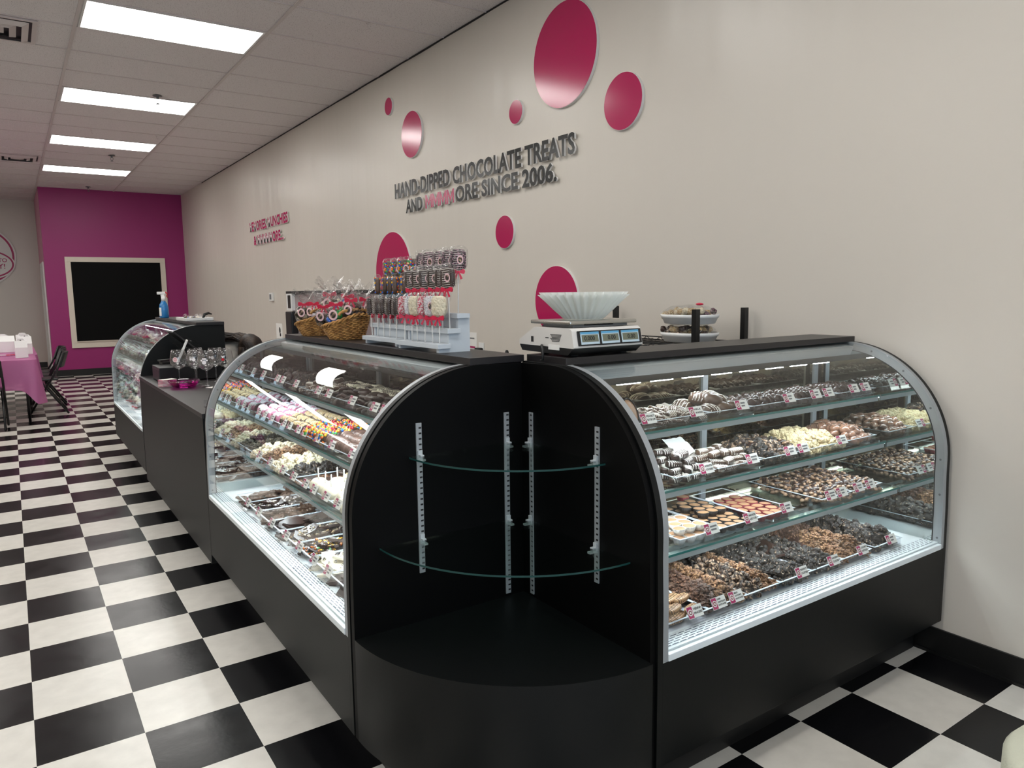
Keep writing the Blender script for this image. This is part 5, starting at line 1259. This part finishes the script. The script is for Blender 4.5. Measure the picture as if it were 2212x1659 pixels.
def glass(decal, x, y, label, s=1.0):
    t = empty('wine_glass', (x, y, ZK), RND.uniform(-0.3, 0.3)-0.3, label, 'wine glass', 'wine glasses on the counter')
    MB().lathe([(0.0, 0.004), (0.010, 0.005), (0.038, 0.001), (0.038, 0.0), (0.0, 0.0)], 28).lathe([(0.010, 0.005), (0.0045, 0.02), (0.0038, 0.08), (0.008, 0.098)], 14).obj('stem_and_foot', 'wineglass', t)
    MB().lathe([(0.006, 0.097), (0.03, 0.11), (0.050, 0.135), (0.0535, 0.160), (0.048, 0.195), (0.040, 0.228), (0.0388, 0.228), (0.0467, 0.195), (0.052, 0.160), (0.0485, 0.136), (0.028, 0.112), (0, 0.104)], 32).obj('bowl', 'wineglass', t)
    b = MB()
    def spot(a, z, rr, m=0):
        R_ = 0.0545; n = 14
        b.add([(R_*math.sin(a+rr/R_*math.cos(2*PI*k/n)), -R_*math.cos(a+rr/R_*math.cos(2*PI*k/n)), z+rr*math.sin(2*PI*k/n)) for k in range(n)], [tuple(range(n))], m)
    if decal == 'paw':
        spot(0, 0.155, 0.013); [spot(a, z, 0.006) for a, z in ((-0.3, 0.168), (-0.1, 0.178), (0.12, 0.178), (0.32, 0.168))]
    elif decal == 'stripe':
        spot(0, 0.165, 0.017, 0)
        for k in range(5): b.box(-0.013+0.002*abs(k-2), -0.0552, 0.152+0.006*k, 0.013-0.002*abs(k-2), -0.0549, 0.1545+0.006*k, 1)
    elif decal == 'hat':
        spot(0, 0.155, 0.010, 1); spot(0.0, 0.172, 0.006); spot(-0.15, 0.178, 0.003); spot(0.15, 0.178, 0.003)
    else: spot(0, 0.165, 0.011); spot(-0.35, 0.168, 0.008)
    b.obj('decal', ['c_wht', 'c_red'], t)
glass('stripe', 0.935, -0.72, 'leftmost wine glass, with a red striped decal')
glass('dots', 1.056, -0.653, 'wine glass with pale round decals, just behind the paw print glass')
glass('dots', 1.02, -0.80, 'wine glass half hidden behind the paw print glass')
glass('paw', 1.060, -0.945, 'wine glass with a white paw print decal')
glass('none', 1.165, -0.72, 'plain looking wine glass right of the paw print glass')
glass('hat', 1.21, -0.80, 'wine glass with a red and white decal, rightmost')
b = MB().box(-0.05, -0.04, 0, 0.05, 0.04, 0.001); o = b.obj('paper_slip', 'paper'); o.location = (1.09, -1.06, ZK); o.rotation_euler = (0, 0, 0.5); tag(o, 'white paper slip on the counter by the glasses', 'paper')
t = empty('leaflet_holder', (0.90, -1.93, ZK), 0.0, 'small clear acrylic leaflet holder at the near end of the counter', 'leaflet holder')
MB().box(-0.06, -0.03, 0, 0.06, 0.03, 0.002).box(-0.06, -0.03, 0.002, 0.06, -0.028, 0.025).box(-0.06, 0.02, 0.002, 0.06, 0.022, 0.04).obj('holder', 'acryl', t)
MB().box(-0.05, -0.026, 0.003, 0.05, 0.016, 0.012).obj('leaflets', 'paper', t)

# ---- far case top
t = empty('spray_bottle', (1.22, 1.50, ZT), 0, 'blue spray bottle with a white and red trigger on the far case', 'spray bottle')
M['bluel'] = mat('blue_liquid_bottle', '#1f74b4', 0.12, spec=0.7)
MB().lathe([(0, 0), (0.036, 0), (0.040, 0.006), (0.040, 0.10), (0.034, 0.125), (0.020, 0.15), (0.016, 0.16), (0, 0.16)], 26, fl=lambda a, i: 1-0.12*abs(math.sin(a))).obj('bottle', 'bluel', t)
MB().lathe([(0.041, 0.02), (0.041, 0.095)], 14, a0=PI*0.75, a1=PI*1.25, fl=lambda a, i: 1-0.12*abs(math.sin(a))).obj('label_sticker', 'paper', t)
MB().lathe([(0, 0.155), (0.018, 0.155), (0.018, 0.20), (0, 0.20)], 18).obj('neck', 'plastic_w', t)
MB().box(-0.05, -0.012, 0.215, 0.02, 0.012, 0.24).box(-0.02, -0.010, 0.198, 0.012, 0.010, 0.216).obj('sprayer_head', 'plastic_w', t, 0.005)
b = MB().tube([(0.02, 0, 0.232), (0.038, 0, 0.222), (0.03, 0, 0.20), (0.04, 0, 0.185)], [0.006, 0.006, 0.005, 0.004], 8).box(0.018, -0.010, 0.225, 0.032, 0.010, 0.240); b.obj('red_trigger', 'c_red', t)
t = empty('sweets_tray', (1.285, 0.50, ZT), 0, 'white tray of bow-tied wrapped sweets on the far case', 'tray')
b = MB(); b.box(-0.10, -0.20, 0, 0.10, 0.20, 0.004).box(-0.105, -0.205, 0.004, -0.095, 0.205, 0.026).box(0.095, -0.205, 0.004, 0.105, 0.205, 0.026).box(-0.095, -0.205, 0.004, 0.095, -0.197, 0.026).box(-0.095, 0.197, 0.004, 0.095, 0.205, 0.026)
b.obj('shell', 'plastic_w', t, 0.002)
for k in range(6): use(bags[k % 4], (1.285+0.035*(-1)**k, 0.36+0.055*k, ZT+0.012), (1.35, 0, 0.6*k), 0.55, 'little bow-tied bag lying in the white tray on the far case', 'treat bag', 'little bags in the white tray')
b = MB().tube([(0, 0, 0.0), (0.02, 0.02, 0.03), (0.05, 0.03, 0.038), (0.08, 0.06, 0.03)], [0.008, 0.012, 0.01, 0.005], 8); o = b.obj('black_bow', 'rubber'); o.location = (1.31, 0.30, ZT+0.022); tag(o, 'dark ribbon bow sticking up from the white tray on the far case', 'bow')

# ---- far case contents: bagged sweets
for sh, (z, fd, nn) in enumerate(((S1, 0.28, 9), (S2, 0.25, 10), (S3, 0.19, 10), (DK, 0.12, 9))):
    lab = ('top shelf', 'middle shelf', 'lowest glass shelf', 'bottom deck')[sh]
    for i in range(nn):
        for j in range(3 if sh > 1 else 2):
            u = 0.14+1.60*i/(nn-1)
            use(bags[(0, 3, 3, 0, 2, 3, 0)[(i*3+sh+j) % 7]], MTX['F']@Vector((u+RND.uniform(-.02, .02), fd+0.05+0.10*j, z+0.014)), (RND.uniform(0.9, 1.4), RND.uniform(-.3, .3), RND.uniform(-1.2, 0.2)), (1.3, 1.3, 1.3), 'clear bag of sweets lying on the %s of the far case' % lab, 'treat bag', 'bags on the %s of the far case' % lab)

# ================================================================== person bending behind the counter
def skin(name, pts, edges, rad, m, parent=None, sub=2):
    me = bpy.data.meshes.new(name); me.from_pydata(pts, edges, []); me.materials.append(M[m])
    o = bpy.data.objects.new(name, me); COL.objects.link(o)
    md = o.modifiers.new('skin', 'SKIN'); md.use_smooth_shade = True
    for i, r in enumerate(rad): me.skin_vertices[0].data[i].radius = (r, r) if not isinstance(r, tuple) else r
    me.skin_vertices[0].data[0].use_root = True
    s = o.modifiers.new('sub', 'SUBSURF'); s.levels = sub; s.render_levels = sub
    if parent is not None: o.parent = parent
    return o
t = empty('person', (1.59, 0.72, 0), 0, 'person with long brown hair and a pale shirt bending down behind the counter', 'person')
M['skin'] = mat('skin', '#c79a7f', 0.5); M['shirt'] = mat('pale_shirt', '#cfc8bf', 0.8); M['pants'] = mat('dark_trousers', '#20222a', 0.8); M['hair'] = mat('brown_hair', '#1b110d', 0.5, col2='#4a3624', cscale=14, thr=(0.5, 0.8), bump=0.5, bscale=90)
B_ = [(0, 0, 0.92), (-0.01, -0.13, 0.99), (-0.02, -0.28, 1.02), (0.0, -0.38, 1.02), (0.015, -0.46, 1.01), (0.03, -0.52, 1.00),   # pelvis..neck
      (0.13, -0.36, 1.00), (0.17, -0.42, 0.76), (0.13, -0.58, 0.62), (0.12, -0.63, 0.58),      # right arm
      (-0.13, -0.36, 1.00), (-0.13, -0.42, 0.76), (-0.08, -0.58, 0.62), (-0.07, -0.63, 0.58),  # left arm
      (0.10, 0.02, 0.84), (0.11, -0.03, 0.46), (0.11, 0.03, 0.08), (0.11, -0.09, 0.035),
      (-0.10, 0.02, 0.84), (-0.11, -0.03, 0.46), (-0.11, 0.03, 0.08), (-0.11, -0.09, 0.035)]
E_ = [(0, 1), (1, 2), (2, 3), (3, 4), (4, 5), (3, 6), (6, 7), (7, 8), (8, 9), (3, 10), (10, 11), (11, 12), (12, 13), (0, 14), (14, 15), (15, 16), (16, 17), (0, 18), (18, 19), (19, 20), (20, 21)]
R_ = [(0.12, 0.09), (0.11, 0.08), (0.12, 0.085), (0.11, 0.07), 0.045, 0.05, 0.045, 0.038, 0.032, 0.028, 0.045, 0.038, 0.032, 0.028, 0.09, 0.06, 0.045, 0.04, 0.09, 0.06, 0.045, 0.04]
# hands: five fingers each, on the same surface
for s_, w_ in ((1, 9), (-1, 13)):
    bx, by, bz = B_[w_]; pi_ = len(B_); B_.append((bx, by-0.05, bz-0.03)); E_.append((w_, pi_)); R_.append((0.035, 0.016))
    for k in range(4):
        a = len(B_); B_.append((bx+(k-1.5)*0.019, by-0.085, bz-0.05)); E_.append((pi_, a)); R_.append(0.009)
        B_.append((bx+(k-1.5)*0.02, by-0.105+0.004*abs(k-1.5), bz-0.075)); E_.append((a, a+1)); R_.append(0.008)
        B_.append((bx+(k-1.5)*0.02, by-0.105, bz-0.095)); E_.append((a+1, a+2)); R_.append(0.007)
    a = len(B_); B_.append((bx-s_*0.04, by-0.035, bz-0.04)); E_.append((w_, a)); R_.append(0.011)
    B_.append((bx-s_*0.045, by-0.06, bz-0.06)); E_.append((a, a+1)); R_.append(0.009)
body = skin('body', B_, E_, R_, 'skin', t)
sh = [0, 1, 2, 3, 6, 7, 10, 11]; mp = {v: i for i, v in enumerate(sh)}
skin('shirt', [B_[v] for v in sh], [(mp[a], mp[b_]) for a, b_ in E_ if a in mp and b_ in mp], [(r[0]+0.05, r[1]+0.04) if isinstance(r, tuple) else (r+0.075, r+0.06) for r in [R_[v] for v in sh]], 'shirt', t)
sh = [0, 14, 15, 16, 18, 19, 20]; mp = {v: i for i, v in enumerate(sh)}
skin('trousers', [B_[v] for v in sh], [(mp[a], mp[b_]) for a, b_ in E_ if a in mp and b_ in mp], [(r[0]+0.015, r[1]+0.02) if isinstance(r, tuple) else (r+0.018, r+0.018) for r in [R_[v] for v in sh]], 'pants', t)
b = MB(); hc = (0.035, -0.60, 1.015)
b.ball(hc, 0.098, 24, 16, 0, (0.80, 1.12, 0.95)); b.ball((hc[0], hc[1]-0.05, hc[2]-0.085), 0.016, 10, 6, 0, (0.7, 0.8, 1.1))
for s_ in (-1, 1): b.ball((hc[0]+s_*0.08, hc[1]+0.01, hc[2]-0.02), 0.024, 10, 6, 0, (0.35, 1, 0.8)).ball((hc[0]+s_*0.032, hc[1]-0.03, hc[2]-0.084), 0.011, 10, 6, 1)
b.ball((hc[0], hc[1]-0.085, hc[2]-0.068), 0.02, 10, 6, 2, (1.1, 0.4, 0.4))
b.obj('head', ['skin', 'c_wht', 'c_red'], t)
b = MB(); b.ball((hc[0], hc[1]+0.012, hc[2]+0.018), 0.108, 26, 16, 0, (0.86, 1.14, 0.98), 4, 0.06)
q = random.Random(9)
for k in range(60):   # long hair swept to the back and hanging at the side
    a = q.uniform(-0.9, 0.9); x0_, z0_ = hc[0]+0.088*math.sin(a)*0.9, hc[2]+0.06*math.cos(a)
    ln = q.uniform(0.14, 0.26)
    b.tube([(x0_, hc[1]+0.02, z0_+0.02), (x0_-0.05, hc[1]+0.10, z0_+0.045+q.uniform(-.02, .02)), (x0_-0.13-ln*0.25, hc[1]+0.14+ln*0.3, z0_+0.045+q.uniform(-.035, .03)), (x0_-0.17-ln*0.7, hc[1]+0.13+ln*0.5, z0_+0.02+q.uniform(-.06, .03))], [0.014, 0.010, 0.006, 0.002], 6)
for k in range(50):
    a = q.uniform(0, 2*PI); x0_, y0_ = hc[0]+0.08*math.cos(a), hc[1]+0.09*math.sin(a)
    b.tube([(x0_, y0_, hc[2]+0.02), (x0_*1.0+0.01*math.cos(a), y0_+0.01, hc[2]-0.08), (x0_, y0_, hc[2]-0.2-q.uniform(0, .1))], [0.016, 0.013, 0.004], 6)
b.obj('hair', 'hair', t)

# ================================================================== tables, chairs and boxes at the far left
def table(x0, x1, y0, y1, label):
    t = empty('folding_table', ((x0+x1)/2, (y0+y1)/2, 0), 0, label, 'table', 'party tables')
    hx, hy = (x1-x0)/2, (y1-y0)/2
    MB().box(-hx, -hy, 0.70, hx, hy, 0.735).obj('tabletop', 'plastic_w', t, 0.004)
    for sx_ in (-1, 1):
        for sy_ in (-1, 1): MB().tube([(sx_*(hx-0.10), sy_*(hy-0.12), 0), (sx_*(hx-0.10), sy_*(hy-0.12), 0.70)], 0.015, 10).obj('leg', 'plastic_b', t)
def cloth(x0, x1, y0, y1, z, drop, label, m):
    b = MB(); n = 220; per = []
    def perim(s_):
        L1, L2 = x1-x0, y1-y0; s_ = s_ % (2*(L1+L2))
        if s_ < L1: return x0+s_, y0, 0, -1
        if s_ < L1+L2: return x1, y0+s_-L1, 1, 0
        if s_ < 2*L1+L2: return x1-(s_-L1-L2), y1, 0, 1
        return x0, y1-(s_-2*L1-L2), -1, 0
    T_ = 2*(x1-x0+y1-y0); rows_ = 8; vs = []
    for k in range(rows_+1):
        for j in range(n):
            s_ = T_*j/n; px, py, nx, ny = perim(s_); f = k/rows_
            dc = min(math.hypot(px-cx_, py-cy_) for cx_ in (x0, x1) for cy_ in (y0, y1))
            d_ = drop+0.17*math.exp(-(dc/0.10)**2)
            o_ = 0.004+f*(0.018+0.016*math.sin(s_*15)+0.008*math.sin(s_*37))+0.05*f*math.exp(-(dc/0.12)**2)
            vs.append((px+nx*o_, py+ny*o_, z-d_*f))
    b.add(vs, [(k*n+j, k*n+(j+1) % n, (k+1)*n+(j+1) % n, (k+1)*n+j) for k in range(rows_) for j in range(n)], 0, True)
    b.add([vs[j] for j in range(n)], [tuple(range(n))])
    o = b.obj('tablecloth', m); return tag(o, label, 'tablecloth', 'pink tablecloths')
def cloth_mat(name, c):
    m = bpy.data.materials.new(name); m.use_nodes = True; nt = m.node_tree; nt.nodes.clear()
    o = nt.nodes.new('ShaderNodeOutputMaterial'); mx = nt.nodes.new('ShaderNodeMixShader'); mx.inputs[0].default_value = 0.72
    tr = nt.nodes.new('ShaderNodeBsdfTransparent'); tr.inputs[0].default_value = (0.8, 0.35, 0.55, 1)
    p_ = nt.nodes.new('ShaderNodeBsdfPrincipled'); p_.inputs['Base Color'].default_value = srgb(c); p_.inputs['Roughness'].default_value = 0.45
    nt.links.new(tr.outputs[0], mx.inputs[1]); nt.links.new(p_.outputs[0], mx.inputs[2]); nt.links.new(mx.outputs[0], o.inputs[0]); return m
M['cloth'] = cloth_mat('thin_pink_plastic_cloth', '#b96a9c')
table(-1.55, 0.235, 4.08, 4.82, 'folding table nearer the camera under a thin pink cloth')
cloth(-1.56, 0.245, 4.07, 4.83, 0.742, 0.34, 'thin pink plastic cloth on the nearer party table', 'cloth')
table(-1.55, 0.265, 4.95, 6.65, 'farther table under a pink cloth, behind the nearer party table')
cloth(-1.56, 0.275, 4.94, 6.66, 0.742, 0.30, 'pink plastic cloth on the farther party table', 'cloth')
def chair(x, y, rz, label):
    t = empty('folding_chair', (x, y, 0), rz, label, 'chair', 'black folding chairs')
    for s_ in (-1, 1):
        MB().tube([(0.21, s_*0.205, 0.76), (0.13, s_*0.215, 0.55), (-0.20, s_*0.225, 0.008)], 0.0125, 8).obj('front_leg', 'plastic_b', t)
        MB().tube([(-0.06, s_*0.195, 0.44), (0.22, s_*0.20, 0.008)], 0.0125, 8).obj('rear_leg', 'plastic_b', t)
    MB().tube([(-0.15, -0.22, 0.10), (-0.15, 0.22, 0.10)], 0.009, 8).tube([(0.16, -0.20, 0.10), (0.16, 0.20, 0.10)], 0.009, 8).obj('crossbar', 'plastic_b', t)
    MB().box(-0.24, -0.20, 0.43, 0.14, 0.20, 0.452).obj('seat', 'plastic_b', t, 0.012)
    b = MB(); po = []; pi_ = []
    for k in range(11):
        a = -1+0.2*k; po.append((0.235-0.05*a*a, a*0.215)); pi_.append((0.215-0.05*a*a, a*0.215))
    b.T = Matrix(((1, 0, 0.32, -0.20), (0, 1, 0, 0), (0, 0, 1, 0), (0, 0, 0, 1)))
    b.band(po, pi_, 0.585, 0.775, 'z'); b.obj('backrest', 'plastic_b', t, 0.006)
chair(0.33, 4.87, 0, 'black folding chair beside the right edge of the nearer party table')
chair(0.36, 5.95, 0.05, 'farthest black folding chair by the farther party table')
chair(0.34, 5.42, -0.05, 'black folding chair between the other two by the farther table')
chair(-0.30, 3.92, PI+PI/2, 'black folding chair cut off by the left edge of the photo')
def gable(x, y, rz, w, d_, h, top, label, z=0.743):
    t = empty('gable_box', (x, y, z), rz, label, 'box', 'white gable boxes on the party tables')
    MB().prism([(-d_/2, 0), (d_/2, 0), (d_/2, h), (0.006, top-0.025), (-0.006, top-0.025), (-d_/2, h)], -w/2, w/2, 'x').obj('carton', 'plastic_w', t, 0.001)
    b = MB(); b.prism([(-w/2*0.95, top-0.05), (w/2*0.95, top-0.05), (w/2*0.42, top), (-w/2*0.42, top)], -0.004, 0.004, 'y'); b.obj('carry_handle', 'plastic_w', t)
    b = MB(); b.lathe([(0, 0), (0.008, 0)], 12); b2 = MB(); b2.T = Matrix.Translation((0, -0.0055, top-0.022))@Matrix.Rotation(PI/2, 4, 'X'); b2.add(b.v, b.f); b2.obj('hole', 'ink', t)
gable(0.115, 4.50, 0.05, 0.125, 0.09, 0.12, 0.225, 'white gable box with a round hole, nearest on the party table')
gable(0.165, 5.15, 0.1, 0.14, 0.09, 0.13, 0.245, 'white gable box in the middle of the row of three')
gable(0.155, 5.30, 0.1, 0.14, 0.09, 0.13, 0.25, 'white gable box, second from the back of the row')
gable(0.145, 5.45, 0.1, 0.14, 0.09, 0.13, 0.255, 'white gable box at the back of the row')
gable(-0.12, 5.75, 0.02, 0.36, 0.22, 0.14, 0.235, 'wide white carton at the left edge on the farther table')
for x, y, rz, m_, l in ((0.02, 4.98, 0.1, 'c_red', 'red pen lying on the party table'), (-0.10, 4.98, 0.0, 'c_wht', 'white pen lying on the party table beside the red one')):
    b = MB().tube([(-0.06, 0, 0.006), (0.05, 0, 0.006), (0.06, 0, 0.006)], [0.005, 0.005, 0.002], 8); o = b.obj('pen', m_); o.location = (x, y+0.02, 0.743); o.rotation_euler = (0, 0, rz); tag(o, l, 'pen', 'pens on the table')

# cream pouf cut off by the lower right corner
b = MB(); b.lathe([(0, 0.0), (0.22, 0.0), (0.24, 0.03), (0.245, 0.22), (0.243, 0.385), (0.23, 0.402), (0.12, 0.41), (0, 0.41)], 48)
M['cream'] = mat('cream_upholstery', '#c9cbb9', 0.75, bump=0.3, bscale=160)
o = b.obj('round_pouf', 'cream'); o.location = (1.945, -5.495, 0.0); tag(o, 'round cream upholstered pouf cut off at the lower right corner', 'pouf')

# ------------------------------------------------------------------ prototypes nobody used go away
for o in STORE:
    if not o.get('_used'):
        for c in list(o.children): bpy.data.objects.remove(c)
        bpy.data.objects.remove(o)
for o in bpy.data.objects:
    if '_used' in o: del o['_used']
